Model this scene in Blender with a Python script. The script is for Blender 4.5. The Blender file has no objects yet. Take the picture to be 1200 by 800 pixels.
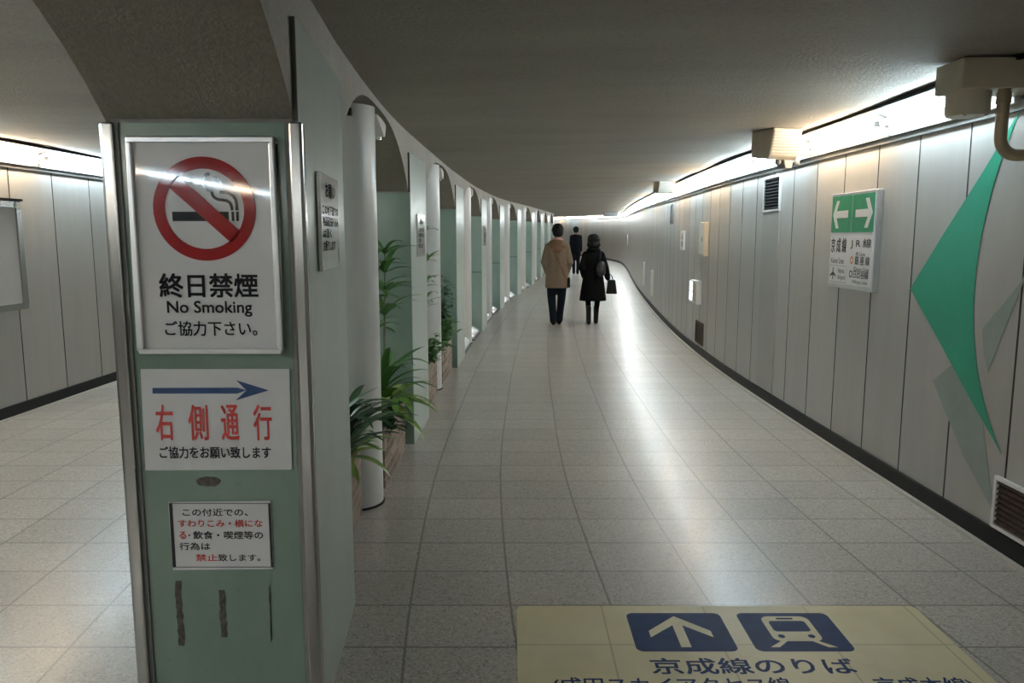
import bpy, bmesh, math, random
from mathutils import Vector, Matrix
random.seed(7)
S = bpy.context.scene
COL = S.collection
PI = math.pi

# ------------------------------------------------------------ camera, world, exposure
CAM_H, FPX, HORIZON = 1.58, 900.0, 278.0
PITCH = math.atan((400.0 - HORIZON) / FPX)
cam = bpy.data.cameras.new('camera'); cam.sensor_width = 36; cam.lens = FPX / 1200 * 36
cam.clip_start = 0.05; cam.clip_end = 200
camo = bpy.data.objects.new('camera', cam); COL.objects.link(camo)
camo.location = (0, 0, CAM_H); camo.rotation_euler = (PI / 2 - PITCH, 0, 0)
S.camera = camo
w = bpy.data.worlds.new('world'); S.world = w; w.use_nodes = True
w.node_tree.nodes['Background'].inputs[0].default_value = (0.02, 0.02, 0.02, 1)
S.view_settings.view_transform = 'Standard'; S.view_settings.look = 'None'
S.view_settings.gamma = 1; S.view_settings.use_curve_mapping = False
S.view_settings.exposure = 0.0
TUBE = 71.0                                   # radiance of the fluorescent tubes
COOL, WARM = (0.68, 0.86, 0.98), (1.0, 0.82, 0.62)

# ------------------------------------------------------------ survey of the place
_c, _s = math.cos(PITCH), math.sin(PITCH)
def ray(px, py):
    yi = py - 400.0
    return px - 600.0, FPX * _c - yi * _s, -(FPX * _s + yi * _c)
def at_y(px, py, Y):                         # photo point on the plane y = Y -> (x, z)
    x, y, z = ray(px, py); t = Y / y
    return x * t, CAM_H + z * t
def at_x(px, py, X):                         # photo point on the plane x = X -> (y, z)
    x, y, z = ray(px, py); t = X / x
    return y * t, CAM_H + z * t
def on_floor(px, py):
    x, y, z = ray(px, py); t = -CAM_H / z
    return x * t, y * t

def curve(pts):
    n = len(pts); m = []
    for i in range(n):
        a, b = pts[max(i - 1, 0)], pts[min(i + 1, n - 1)]
        m.append((b[1] - a[1]) / (b[0] - a[0]))
    def f(y):
        if y <= pts[0][0]: return pts[0][1] + m[0] * (y - pts[0][0])
        if y >= pts[-1][0]: return pts[-1][1] + m[-1] * (y - pts[-1][0])
        for i in range(n - 1):
            if y <= pts[i + 1][0]:
                h = pts[i + 1][0] - pts[i][0]; t = (y - pts[i][0]) / h
                return ((2*t**3 - 3*t*t + 1) * pts[i][1] + (t**3 - 2*t*t + t) * h * m[i]
                        + (3*t*t - 2*t**3) * pts[i + 1][1] + (t**3 - t*t) * h * m[i + 1])
    return f
# x of the pillar faces, of the right wall and of the left wall along the passage
C = curve([(-20, -0.3), (-8, -0.40), (0, -0.48), (2.26, -0.612), (3.17, -0.683), (4.6, -0.745), (5.76, -0.752), (6.63, -0.735),
           (9.28, -0.664), (12.7, -0.502), (16.5, -0.23), (19.96, 0.162), (23.1, 0.577), (27.06, 1.03),
           (31, 1.47), (34.5, 1.86), (37.5, 2.0), (40, 1.9), (43, 1.4), (47, 0.2), (52, -2)])
R = curve([(-20, 2.5), (3.5, 2.46), (8.4, 2.468), (11.64, 2.624), (15.2, 2.902), (20.95, 3.47), (26, 4.05), (31.02, 4.66),
           (35, 5.08), (38, 5.25), (41, 5.1), (45, 4.6), (49, 3.5), (52, 2.1), (55, 0.2), (58, -2.4)])
L = lambda y: C(max(y, 1.0)) - 3.68
def G(y):                                    # the floor climbs slightly farther on
    t = y - 11.0
    return 0.0135 * t * t / (t + 3.0) if t > 0 else 0.0
slope = lambda f, y: (f(y + .05) - f(y - .05)) / .1
YB, YE = -16.0, 57.0
BASE_TOP, WALL_TOP = 0.11, 2.20
Z_CEIL = 2.40

# ------------------------------------------------------------ materials
def new_mat(name):
    m = bpy.data.materials.new(name); m.use_nodes = True
    nt = m.node_tree; b = nt.nodes['Principled BSDF']
    return m, nt, b
def nd(nt, t, **kw):
    n = nt.nodes.new(t)
    for k, v in kw.items(): setattr(n, k, v)
    return n
def val(n, **kw):
    for k, v in kw.items(): n.inputs[k.replace('_', ' ')].default_value = v
    return n
def noise(nt, scale, detail=3, rough=.5, coord='Object', stretch=None):
    tc = nd(nt, 'ShaderNodeTexCoord'); n = nd(nt, 'ShaderNodeTexNoise')
    n.inputs['Scale'].default_value = scale; n.inputs['Detail'].default_value = detail; n.inputs['Roughness'].default_value = rough
    if stretch:
        mp = nd(nt, 'ShaderNodeMapping'); mp.inputs['Scale'].default_value = stretch
        nt.links.new(tc.outputs[coord], mp.inputs[0]); nt.links.new(mp.outputs[0], n.inputs['Vector'])
    else: nt.links.new(tc.outputs[coord], n.inputs['Vector'])
    return n
def ramp(nt, src, stops):
    r = nd(nt, 'ShaderNodeValToRGB'); e = r.color_ramp.elements
    e[0].position, e[0].color = stops[0][0], (*stops[0][1], 1)
    e[1].position, e[1].color = stops[-1][0], (*stops[-1][1], 1)
    for p, c in stops[1:-1]:
        x = e.new(p); x.color = (*c, 1)
    nt.links.new(src, r.inputs[0]); return r
def bump(nt, b, src, strength, dist=.01):
    n = nd(nt, 'ShaderNodeBump'); n.inputs['Strength'].default_value = strength; n.inputs['Distance'].default_value = dist
    nt.links.new(src, n.inputs['Height']); nt.links.new(n.outputs[0], b.inputs['Normal']); return n
def plain(name, col, rough=.5, metal=0.0, var=.12, scale=9, stretch=None, coat=0, bumpy=0, emit=None, spec=.5):
    m, nt, b = new_mat(name)
    b.inputs['Roughness'].default_value = rough; b.inputs['Metallic'].default_value = metal
    b.inputs['Specular IOR Level'].default_value = spec; b.inputs['Coat Weight'].default_value = coat; b.inputs['Coat Roughness'].default_value = .04
    n = noise(nt, scale, 4, .55, 'Object', stretch)
    lo = tuple(c * (1 - var) for c in col); hi = tuple(min(1, c * (1 + var)) for c in col)
    r = ramp(nt, n.outputs[0], [(.3, lo), (.7, hi)])
    nt.links.new(r.outputs[0], b.inputs['Base Color'])
    if bumpy: bump(nt, b, noise(nt, scale * 6).outputs[0], bumpy, .004)
    if emit:
        b.inputs['Emission Color'].default_value = (*emit[0], 1); b.inputs['Emission Strength'].default_value = emit[1]
    return m
def math_(nt, op, a, bb=None, clamp=False):
    n = nd(nt, 'ShaderNodeMath', operation=op, use_clamp=clamp)
    for i, q in enumerate((a, bb)):
        if q is None: continue
        if isinstance(q, (int, float)): n.inputs[i].default_value = q
        else: nt.links.new(q, n.inputs[i])
    return n.outputs[0]

M = {}
def floor_material():
    m, nt, b = new_mat('terrazzo_tiles'); b.inputs['Coat Weight'].default_value = .14; b.inputs['Coat Roughness'].default_value = .18
    uv = nd(nt, 'ShaderNodeUVMap'); sx = nd(nt, 'ShaderNodeSeparateXYZ'); nt.links.new(uv.outputs[0], sx.inputs[0])
    def grid(o, off, size):
        f = math_(nt, 'DIVIDE', math_(nt, 'SUBTRACT', o, off), size)
        fr = math_(nt, 'FRACT', f); d = math_(nt, 'ABSOLUTE', math_(nt, 'SUBTRACT', fr, .5))
        return math_(nt, 'MULTIPLY', math_(nt, 'SUBTRACT', .5, d), size), math_(nt, 'FLOOR', f)
    dx, ix = grid(sx.outputs[0], .24, .435); dy, iy = grid(sx.outputs[1], 2.803, .343)
    d = math_(nt, 'MINIMUM', dx, dy)
    wob = noise(nt, 60, 2, .6, 'UV'); d2 = math_(nt, 'ADD', d, math_(nt, 'MULTIPLY', math_(nt, 'SUBTRACT', wob.outputs[0], .5), .005))
    grout = nd(nt, 'ShaderNodeMapRange', interpolation_type='SMOOTHSTEP'); nt.links.new(d2, grout.inputs[0])
    grout.inputs[1].default_value = .002; grout.inputs[2].default_value = .008; grout.inputs[3].default_value = 1; grout.inputs[4].default_value = 0
    cell = nd(nt, 'ShaderNodeTexWhiteNoise', noise_dimensions='2D'); cv = nd(nt, 'ShaderNodeCombineXYZ')
    nt.links.new(ix, cv.inputs[0]); nt.links.new(iy, cv.inputs[1]); nt.links.new(cv.outputs[0], cell.inputs['Vector'])
    vo = nd(nt, 'ShaderNodeTexVoronoi'); vo.inputs['Scale'].default_value = 130; nt.links.new(uv.outputs[0], vo.inputs['Vector'])
    sp = nd(nt, 'ShaderNodeSeparateColor'); nt.links.new(vo.outputs['Color'], sp.inputs[0])
    chips = ramp(nt, sp.outputs[0], [(0, (.24, .218, .188)), (.2, (.37, .344, .302)), (.75, (.43, .403, .358)), (1, (.525, .497, .45))])
    big = noise(nt, 1.3, 4, .6, 'UV')
    br = math_(nt, 'ADD', math_(nt, 'MULTIPLY', cell.outputs[0], .16), math_(nt, 'MULTIPLY', big.outputs[0], .22))
    br = math_(nt, 'ADD', br, .88)
    mul = nd(nt, 'ShaderNodeMix', data_type='RGBA', blend_type='MULTIPLY'); mul.inputs[0].default_value = 1
    nt.links.new(chips.outputs[0], mul.inputs[6]); cc = nd(nt, 'ShaderNodeCombineColor')
    for i in range(3): nt.links.new(br, cc.inputs[i])
    nt.links.new(cc.outputs[0], mul.inputs[7])
    mx = nd(nt, 'ShaderNodeMix', data_type='RGBA'); nt.links.new(math_(nt, 'MULTIPLY', grout.outputs[0], .7), mx.inputs[0])
    nt.links.new(mul.outputs[2], mx.inputs[6]); mx.inputs[7].default_value = (.10, .09, .07, 1)
    nt.links.new(mx.outputs[2], b.inputs['Base Color'])
    rr = math_(nt, 'ADD', math_(nt, 'MULTIPLY', big.outputs[0], .04), .285)
    nt.links.new(rr, b.inputs['Roughness'])
    bump(nt, b, noise(nt, 160, 2, .5, 'UV').outputs[0], .05, .002)
    return m
def concrete(name, lo, hi, bs=.5):
    m, nt, b = new_mat(name); b.inputs['Roughness'].default_value = .75
    n = noise(nt, 1.1, 6, .62, 'Object', (.35, 1.3, 1)); r = ramp(nt, n.outputs[0], [(.3, lo), (.72, hi)])
    f = noise(nt, 55, 5, .7); mx = nd(nt, 'ShaderNodeMix', data_type='RGBA', blend_type='MULTIPLY'); mx.inputs[0].default_value = .6
    fr = ramp(nt, f.outputs[0], [(.3, (.72, .72, .72)), (.65, (1.1, 1.1, 1.1))])
    nt.links.new(r.outputs[0], mx.inputs[6]); nt.links.new(fr.outputs[0], mx.inputs[7]); nt.links.new(mx.outputs[2], b.inputs['Base Color'])
    bump(nt, b, f.outputs[0], bs, .014); return m
def panel_material(name, lo, hi, rough=.32):
    m, nt, b = new_mat(name); b.inputs['Roughness'].default_value = rough
    ge = nd(nt, 'ShaderNodeNewGeometry')
    r = ramp(nt, ge.outputs['Random Per Island'], [(0, lo), (1, hi)])
    n = noise(nt, 2.2, 5, .6, 'Object', (1, 3, .4)); nr = ramp(nt, n.outputs[0], [(.25, (.86, .85, .83)), (.7, (1, 1, 1))])
    mx = nd(nt, 'ShaderNodeMix', data_type='RGBA', blend_type='MULTIPLY'); mx.inputs[0].default_value = .8
    nt.links.new(r.outputs[0], mx.inputs[6]); nt.links.new(nr.outputs[0], mx.inputs[7]); nt.links.new(mx.outputs[2], b.inputs['Base Color'])
    bump(nt, b, noise(nt, 3, 2, .5, 'Object', (1, 1, .5)).outputs[0], .08, .02); return m
def green_panel(name, lo, hi, rough):
    m, nt, b = new_mat(name); b.inputs['Roughness'].default_value = rough
    n = noise(nt, 3.0, 6, .62, 'Object', (1, 1, .55)); r = ramp(nt, n.outputs[0], [(.3, lo), (.7, hi)])
    s = noise(nt, 22, 4, .75); sr = ramp(nt, s.outputs[0], [(.26, (.80, .80, .78)), (.4, (1, 1, 1))])
    mx = nd(nt, 'ShaderNodeMix', data_type='RGBA', blend_type='MULTIPLY'); mx.inputs[0].default_value = .7
    nt.links.new(r.outputs[0], mx.inputs[6]); nt.links.new(sr.outputs[0], mx.inputs[7]); nt.links.new(mx.outputs[2], b.inputs['Base Color'])
    bump(nt, b, n.outputs[0], .06, .02); return m
def brick_material():
    m, nt, b = new_mat('brick'); b.inputs['Roughness'].default_value = .85
    uv = nd(nt, 'ShaderNodeUVMap'); br = nd(nt, 'ShaderNodeTexBrick'); nt.links.new(uv.outputs[0], br.inputs['Vector'])
    br.inputs['Scale'].default_value = 1; br.inputs['Brick Width'].default_value = .20; br.inputs['Row Height'].default_value = .062
    br.inputs['Mortar Size'].default_value = .006; br.inputs['Color1'].default_value = (.15, .10, .075, 1)
    br.inputs['Color2'].default_value = (.37, .275, .205, 1); br.inputs['Mortar'].default_value = (.30, .27, .23, 1); br.inputs['Bias'].default_value = 0
    nt.links.new(br.outputs[0], b.inputs['Base Color'])
    bump(nt, b, math_(nt, 'SUBTRACT', noise(nt, 90).outputs[0], math_(nt, 'MULTIPLY', br.outputs['Fac'], 1.5)), .5, .006); return m
def mat_material():
    m, nt, b = new_mat('yellow_floor_film'); b.inputs['Roughness'].default_value = .38; b.inputs['Specular IOR Level'].default_value = .25
    n = noise(nt, 4, 6, .65); r = ramp(nt, n.outputs[0], [(.3, (.63, .56, .35)), (.7, (.73, .66, .43))])
    tc = nd(nt, 'ShaderNodeTexCoord'); sx = nd(nt, 'ShaderNodeSeparateXYZ'); nt.links.new(tc.outputs['Object'], sx.inputs[0])
    def line(o, off, size):
        fr = math_(nt, 'FRACT', math_(nt, 'DIVIDE', math_(nt, 'SUBTRACT', o, off), size))
        d = math_(nt, 'MULTIPLY', math_(nt, 'SUBTRACT', .5, math_(nt, 'ABSOLUTE', math_(nt, 'SUBTRACT', fr, .5))), size); return d
    dd = math_(nt, 'MINIMUM', line(sx.outputs[1], .343 * 4 - .33, .343), line(sx.outputs[0], -.06, .435))
    k = nd(nt, 'ShaderNodeMapRange'); nt.links.new(dd, k.inputs[0]); k.inputs[1].default_value = .001; k.inputs[2].default_value = .005
    k.inputs[3].default_value = .45; k.inputs[4].default_value = 0
    mx = nd(nt, 'ShaderNodeMix', data_type='RGBA'); nt.links.new(k.outputs[0], mx.inputs[0]); nt.links.new(r.outputs[0], mx.inputs[6]); mx.inputs[7].default_value = (.16, .14, .08, 1)
    nt.links.new(mx.outputs[2], b.inputs['Base Color']); return m
def perforated(name):
    m, nt, b = new_mat(name); b.inputs['Roughness'].default_value = .45
    uv = nd(nt, 'ShaderNodeUVMap'); sx = nd(nt, 'ShaderNodeSeparateXYZ'); nt.links.new(uv.outputs[0], sx.inputs[0])
    fy = math_(nt, 'DIVIDE', sx.outputs[1], .024); row = math_(nt, 'FLOOR', fy)
    fx = math_(nt, 'ADD', math_(nt, 'DIVIDE', sx.outputs[0], .016), math_(nt, 'MULTIPLY', row, .5))
    ax = math_(nt, 'ABSOLUTE', math_(nt, 'SUBTRACT', math_(nt, 'FRACT', fx), .5)); ay = math_(nt, 'ABSOLUTE', math_(nt, 'SUBTRACT', math_(nt, 'FRACT', fy), .5))
    s = math_(nt, 'ADD', ax, ay); k = math_(nt, 'LESS_THAN', s, .34)
    mx = nd(nt, 'ShaderNodeMix', data_type='RGBA'); nt.links.new(k, mx.inputs[0]); mx.inputs[6].default_value = (.55, .51, .44, 1); mx.inputs[7].default_value = (.10, .09, .07, 1)
    nt.links.new(mx.outputs[2], b.inputs['Base Color']); return m

M['floor'] = floor_material()
M['ceiling'] = concrete('sprayed_concrete', (.27, .245, .20), (.36, .33, .28), .8)
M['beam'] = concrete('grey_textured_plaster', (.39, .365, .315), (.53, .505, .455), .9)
M['soffit'] = concrete('darker_soffit', (.17, .152, .115), (.225, .205, .16), .5)  # arch undersides, set in a darker tone than the beam sides
M['panel'] = panel_material('enamel_wall_panel', (.405, .388, .358), (.48, .462, .43))
M['joint'] = plain('dark_joint', (.085, .078, .07), .9)
M['base'] = plain('black_skirting', (.010, .010, .010), .5, bumpy=.1, spec=.2)
M['edging'] = plain('pale_terrazzo_edging', (.46, .43, .38), .4, scale=120, var=.25)
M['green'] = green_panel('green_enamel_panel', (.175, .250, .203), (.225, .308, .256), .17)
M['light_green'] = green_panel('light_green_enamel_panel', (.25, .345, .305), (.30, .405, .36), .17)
M['duct'] = plain('greyed_enamel', (.36, .348, .32), .4, 0, .05, 3)
M['strip'] = plain('dull_green_strip', (.12, .16, .14), .5)
M['pale_green'] = green_panel('pale_green_side_panel', (.39, .46, .40), (.48, .54, .485), .28)
M['steel'] = plain('brushed_steel', (.42, .415, .40), .2, 1.0, .12, 4, (8, 8, .5))
M['mirror_steel'] = plain('polished_steel', (.70, .70, .69), .14, 1.0, .08)
M['aluminium'] = plain('aluminium_frame', (.66, .66, .66), .33, 1.0, .06)
M['white_paint'] = plain('white_gloss_paint', (.66, .65, .62), .28, 0, .05, 5, (3, 3, .4))
M['white_metal'] = plain('white_enamel', (.72, .71, .68), .4, 0, .05)
M['grey_trim'] = plain('grey_trim', (.22, .215, .205), .6, spec=.25)
M['beige'] = plain('beige_plastic', (.50, .44, .33), .42, 0, .06)
M['beige_pipe'] = plain('tan_painted_pipe', (.33, .255, .155), .4, 0, .08)
M['black'] = plain('black_rubber', (.012, .012, .012), .7, spec=.15)
M['poster_white'] = plain('poster_paper_behind_clear_cover', (.80, .80, .81), .5, 0, .02, coat=1.0, spec=.1)
M['sign_white'] = plain('matte_sign_white', (.80, .80, .81), .45, 0, .03, spec=.25)
M['red'] = plain('sign_red', (.33, .010, .014), .5, 0, .08, coat=1.0, spec=.0)
M['red_ink'] = plain('red_ink', (.60, .05, .04), .45, 0, .08)
M['ink'] = plain('black_ink', (.012, .012, .016), .4, 0, .1)
M['poster_ink'] = plain('poster_ink', (.010, .010, .014), .5, 0, .1, coat=1.0, spec=.0)
M['navy'] = plain('navy_ink', (.016, .06, .19), .45)
M['sign_green'] = plain('sign_green', (.02, .26, .12), .4)
M['paint_green'] = plain('wall_green_paint', (.012, .30, .185), .35, 0, .08, 3)
M['paint_pale'] = plain('faded_grey_green_paint', (.255, .305, .268), .4, 0, .08, 5)
M['orange'] = plain('orange_ink', (.75, .28, .03), .4)
M['grime'] = plain('tape_residue', (.085, .077, .062), .8, 0, .5, 60)
M['brick'] = brick_material()
M['soil'] = plain('soil', (.03, .02, .013), .95, 0, .4, 60, bumpy=.8)
M['film'] = mat_material()
M['film_ink'] = plain('floor_film_ink', (.010, .035, .115), .5, 0, .2, 18, spec=.08)
M['film_pale'] = plain('floor_film_pale', (.70, .64, .44), .4, 0, .08, spec=.2)
M['perforated'] = perforated('perforated_beige_sheet')
M['rust'] = plain('brown_mesh_grille', (.075, .045, .03), .7, 0, .3, 30)
M['notice'] = plain('notice_paper', (.55, .55, .54), .5, 0, .06, 2)
M['lit'] = plain('lit_panel', (.8, .85, .9), .3, emit=((.85, .95, 1), 3.0))
for nm, col in (('cool', COOL), ('warm', WARM)):
    m, nt, b = new_mat(nm + '_fluorescent_tube'); nt.nodes.remove(b)
    e = nd(nt, 'ShaderNodeEmission'); e.inputs[0].default_value = (*col, 1); e.inputs[1].default_value = TUBE
    nt.links.new(e.outputs[0], nt.nodes['Material Output'].inputs[0]); M['tube_' + nm] = m
def leaf_mat(name, lo, hi):
    m, nt, b = new_mat(name); b.inputs['Roughness'].default_value = .38
    ge = nd(nt, 'ShaderNodeNewGeometry'); r = ramp(nt, ge.outputs['Random Per Island'], [(0, lo), (1, hi)])
    nt.links.new(r.outputs[0], b.inputs['Base Color']); b.inputs['Subsurface Weight'].default_value = 0
    return m
M['leaf_dark'] = leaf_mat('dark_green_leaf', (.02, .07, .025), (.04, .12, .04))
M['leaf_mid'] = leaf_mat('mid_green_leaf', (.05, .15, .035), (.10, .25, .06))
M['leaf_light'] = leaf_mat('light_green_leaf', (.12, .26, .05), (.34, .42, .12))
M['stem'] = plain('plant_stem', (.10, .12, .05), .7)
M['skin'] = plain('skin', (.50, .30, .21), .5, 0, .05)
M['hair'] = plain('black_hair', (.010, .009, .009), .7, 0, .3, 40, spec=.15)
M['tan_coat'] = plain('tan_wool', (.150, .106, .070), .9, 0, .12, 25, bumpy=.3)
M['tan_hood'] = plain('brown_hood_trim', (.135, .075, .04), .95, 0, .2, 50, bumpy=.5)
M['pink'] = plain('pink_scarf', (.50, .30, .25), .9)
M['denim'] = plain('dark_denim', (.008, .011, .018), .85, 0, .2, 40, spec=.1)
M['black_cloth'] = plain('black_wool', (.006, .006, .006), .95, 0, .2, 30, spec=.05)
M['suit'] = plain('dark_navy_suit', (.008, .009, .013), .9, spec=.08)
M['leather'] = plain('black_leather', (.008, .008, .008), .5, spec=.2)
M['grey_bag'] = plain('charcoal_bag', (.022, .022, .024), .4, spec=.4)

# ------------------------------------------------------------ mesh helpers
class MB:
    def __init__(self): self.v, self.f, self.mi, self.uv = [], [], [], {}
    def vert(self, p): self.v.append(tuple(p)); return len(self.v) - 1
    def face(self, idx, m=0, uv=None):
        if uv: self.uv[len(self.f)] = uv
        self.f.append(tuple(idx)); self.mi.append(m)
    def quad(self, a, b, c, d, m=0, uv=None):
        i = [self.vert(p) for p in (a, b, c, d)]; self.face(i, m, uv)
    def poly(self, pts, m=0): self.face([self.vert(p) for p in pts], m)
    def box(self, x0, x1, y0, y1, z0, z1, m=0, fn=None, uvscale=True):
        P = [(x0, y0, z0), (x1, y0, z0), (x1, y1, z0), (x0, y1, z0), (x0, y0, z1), (x1, y0, z1), (x1, y1, z1), (x0, y1, z1)]
        i0 = len(self.v)
        for p in P: self.vert(fn(p) if fn else p)
        for q in ((0, 3, 2, 1), (4, 5, 6, 7), (0, 1, 5, 4), (1, 2, 6, 5), (2, 3, 7, 6), (3, 0, 4, 7)):
            pts = [P[k] for k in q]
            xs = {round(p[0], 6) for p in pts}; ys = {round(p[1], 6) for p in pts}
            uv = [(p[0], p[2]) if len(ys) == 1 else ((p[1], p[2]) if len(xs) == 1 else (p[0], p[1])) for p in pts]
            self.face([i0 + k for k in q], m, uv)
    def prism(self, outline, d0, d1, place, m=0):     # outline of (u, v), extruded from depth d0 to d1
        n = len(outline); a = [self.vert(place(u, v, d0)) for u, v in outline]; b = [self.vert(place(u, v, d1)) for u, v in outline]
        self.face(a, m); self.face(b[::-1], m)
        for i in range(n): self.face((a[i], b[i], b[(i + 1) % n], a[(i + 1) % n]), m)
    def ring(self, c, ax, r, n, u=None):
        ax = Vector(ax).normalized(); u = Vector(u) if u else (ax.orthogonal()); u = (u - ax * u.dot(ax)).normalized(); w_ = ax.cross(u)
        return [self.vert(Vector(c) + u * (r * math.cos(2 * PI * k / n)) + w_ * (r * math.sin(2 * PI * k / n))) for k in range(n)]
    def tube(self, pts, rad, n=10, m=0, caps=True):
        pts = [Vector(p) for p in pts]; rs = rad if isinstance(rad, (list, tuple)) else [rad] * len(pts)
        u = None; prev = None; first = None
        for i, p in enumerate(pts):
            t = (pts[min(i + 1, len(pts) - 1)] - pts[max(i - 1, 0)]).normalized()
            if u is None: u = t.orthogonal().normalized()
            u = (u - t * u.dot(t)).normalized()
            r = self.ring(p, t, rs[i], n, u)
            if prev:
                for k in range(n): self.face((prev[k], prev[(k + 1) % n], r[(k + 1) % n], r[k]), m)
            else: first = r
            prev = r
        if caps: self.face(first[::-1], m); self.face(prev, m)
    def loft(self, rings, m=0, n=20, caps=True):      # rings of (cx, cy, cz, rx, ry)
        prev = None
        for cx, cy, cz, rx, ry in rings:
            r = [self.vert((cx + rx * math.cos(2 * PI * k / n), cy + ry * math.sin(2 * PI * k / n), cz)) for k in range(n)]
            if prev:
                for k in range(n): self.face((prev[k], prev[(k + 1) % n], r[(k + 1) % n], r[k]), m)
            elif caps: self.face(r[::-1], m)
            prev = r
        if caps: self.face(prev, m)
    def ball(self, c, r, n=14, m=0):
        c = Vector(c); r = r if isinstance(r, (tuple, list)) else (r, r, r); prev = None; k_ = n // 2
        for j in range(1, k_):
            a = -PI / 2 + PI * j / k_
            q = [self.vert((c.x + r[0] * math.cos(a) * math.cos(2 * PI * k / n), c.y + r[1] * math.cos(a) * math.sin(2 * PI * k / n), c.z + r[2] * math.sin(a))) for k in range(n)]
            if prev:
                for k in range(n): self.face((prev[k], prev[(k + 1) % n], q[(k + 1) % n], q[k]), m)
            else:
                lo = self.vert((c.x, c.y, c.z - r[2]))
                for k in range(n): self.face((lo, q[(k + 1) % n], q[k]), m)
            prev = q
        hi = self.vert((c.x, c.y, c.z + r[2]))
        for k in range(n): self.face((prev[k], prev[(k + 1) % n], hi), m)
    def limb(self, pts, rad, n=12, m=0):
        self.tube(pts, rad, n, m)
        rs = rad if isinstance(rad, (list, tuple)) else [rad] * len(pts)
        for p, r in zip(pts, rs): self.ball(p, r * .995, n, m)
    def mesh(self, name, mats):
        me = bpy.data.meshes.new(name); me.from_pydata([tuple(p) for p in self.v], [], self.f)
        for m in mats: me.materials.append(m)
        for p, k in zip(me.polygons, self.mi): p.material_index = k
        if self.uv:
            ul = me.uv_layers.new(name='UVMap')
            for fi, uv in self.uv.items():
                p = me.polygons[fi]
                for li, t in zip(p.loop_indices, uv): ul.data[li].uv = t
        me.update(); return me
    def build(self, name, mats, parent=None, smooth=False, bevel=0, kind=None):
        mats = mats if isinstance(mats, (list, tuple)) else [mats]
        me = self.mesh(name, mats)
        bm = bmesh.new(); bm.from_mesh(me)
        if bevel or smooth: bmesh.ops.remove_doubles(bm, verts=bm.verts, dist=1e-5)
        bmesh.ops.recalc_face_normals(bm, faces=bm.faces)
        if bevel:
            ed = [e for e in bm.edges if len(e.link_faces) == 2 and e.calc_face_angle(0) > .5]
            bmesh.ops.bevel(bm, geom=ed, offset=bevel, segments=2, affect='EDGES', profile=.5, clamp_overlap=True)
        bm.to_mesh(me); bm.free()
        if smooth:
            for p in me.polygons: p.use_smooth = True
            if smooth != 'all': me.set_sharp_from_angle(angle=.7)
        o = bpy.data.objects.new(name, me); COL.objects.link(o)
        if parent is not None: o.parent = parent
        if kind: o['kind'] = kind
        return o
def tag(o, label, cat, group=None):
    o['label'] = label; o['category'] = cat
    if group: o['group'] = group
    return o
def thing(name, label, cat, loc=(0, 0, 0), rz=0, group=None):
    o = bpy.data.objects.new(name, None); o.empty_display_size = .1; COL.objects.link(o)
    o.location = loc; o.rotation_euler = (0, 0, rz); return tag(o, label, cat, group)
def copy_tree(o, parent=None):
    c = o.copy(); COL.objects.link(c)
    if parent: c.parent = parent
    for ch in list(o.children): copy_tree(ch, c)
    return c
def fuse(mb, name, m, parent=None, voxel=.012, it=6):    # closed shapes joined into one continuous skin
    me = mb.mesh(name, [m]); t = bpy.data.objects.new('tmp', me); COL.objects.link(t)
    bm = bmesh.new(); bm.from_mesh(me); bmesh.ops.recalc_face_normals(bm, faces=bm.faces); bm.to_mesh(me); bm.free()
    r = t.modifiers.new('r', 'REMESH'); r.mode = 'VOXEL'; r.voxel_size = voxel
    s = t.modifiers.new('s', 'SMOOTH'); s.iterations = it; s.factor = .5
    dg = bpy.context.evaluated_depsgraph_get(); dg.update()
    n = bpy.data.meshes.new_from_object(t.evaluated_get(dg)); n.name = name
    bpy.data.objects.remove(t); bpy.data.meshes.remove(me)
    n.materials.clear(); n.materials.append(m)
    for p in n.polygons: p.use_smooth = True; p.material_index = 0
    o = bpy.data.objects.new(name, n); COL.objects.link(o)
    if parent is not None: o.parent = parent
    return o
def lettering(body, x0, x1, z0, z1, y, m, parent, bold=.0, name='lettering', flat=False):
    cu = bpy.data.curves.new('txt', 'FONT'); cu.body = body; cu.size = 1; cu.resolution_u = 3
    t = bpy.data.objects.new('tmp', cu); COL.objects.link(t)
    dg = bpy.context.evaluated_depsgraph_get(); dg.update()
    me = bpy.data.meshes.new_from_object(t.evaluated_get(dg)); me.name = name
    bpy.data.objects.remove(t); bpy.data.curves.remove(cu)
    xs = [v.co.x for v in me.vertices]; ys = [v.co.y for v in me.vertices]
    ax, bx, ay, by = min(xs), max(xs), min(ys), max(ys)
    for v in me.vertices:
        u = x0 + (v.co.x - ax) / (bx - ax) * (x1 - x0); q = z0 + (v.co.y - ay) / (by - ay) * (z1 - z0)
        v.co = (u, q, y) if flat else (u, y, q)
    if bold:                                      # heavier weight: the same outlines again, a hair to each side
        bw = bold * .8 * (z1 - z0) / (by - ay); vs = [v.co.copy() for v in me.vertices]; fs = [tuple(p.vertices) for p in me.polygons]; V, Fc = [], []
        for q, (du, dv) in enumerate(((-bw, -bw), (bw, -bw), (-bw, bw), (bw, bw))):
            n0 = len(V); dd = q * 2e-5
            V += [(c.x + du, c.y + dv, c.z + dd) if flat else (c.x + du, c.y - dd, c.z + dv) for c in vs]; Fc += [tuple(i + n0 for i in f) for f in fs]
        bpy.data.meshes.remove(me); me = bpy.data.meshes.new(name); me.from_pydata(V, [], Fc)
    me.materials.clear(); me.materials.append(m)
    for p in me.polygons: p.material_index = 0
    o = bpy.data.objects.new(name, me); COL.objects.link(o)
    if parent is not None: o.parent = parent
    return o
def frange(a, b, n): return [a + (b - a) * i / n for i in range(n + 1)]

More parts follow.
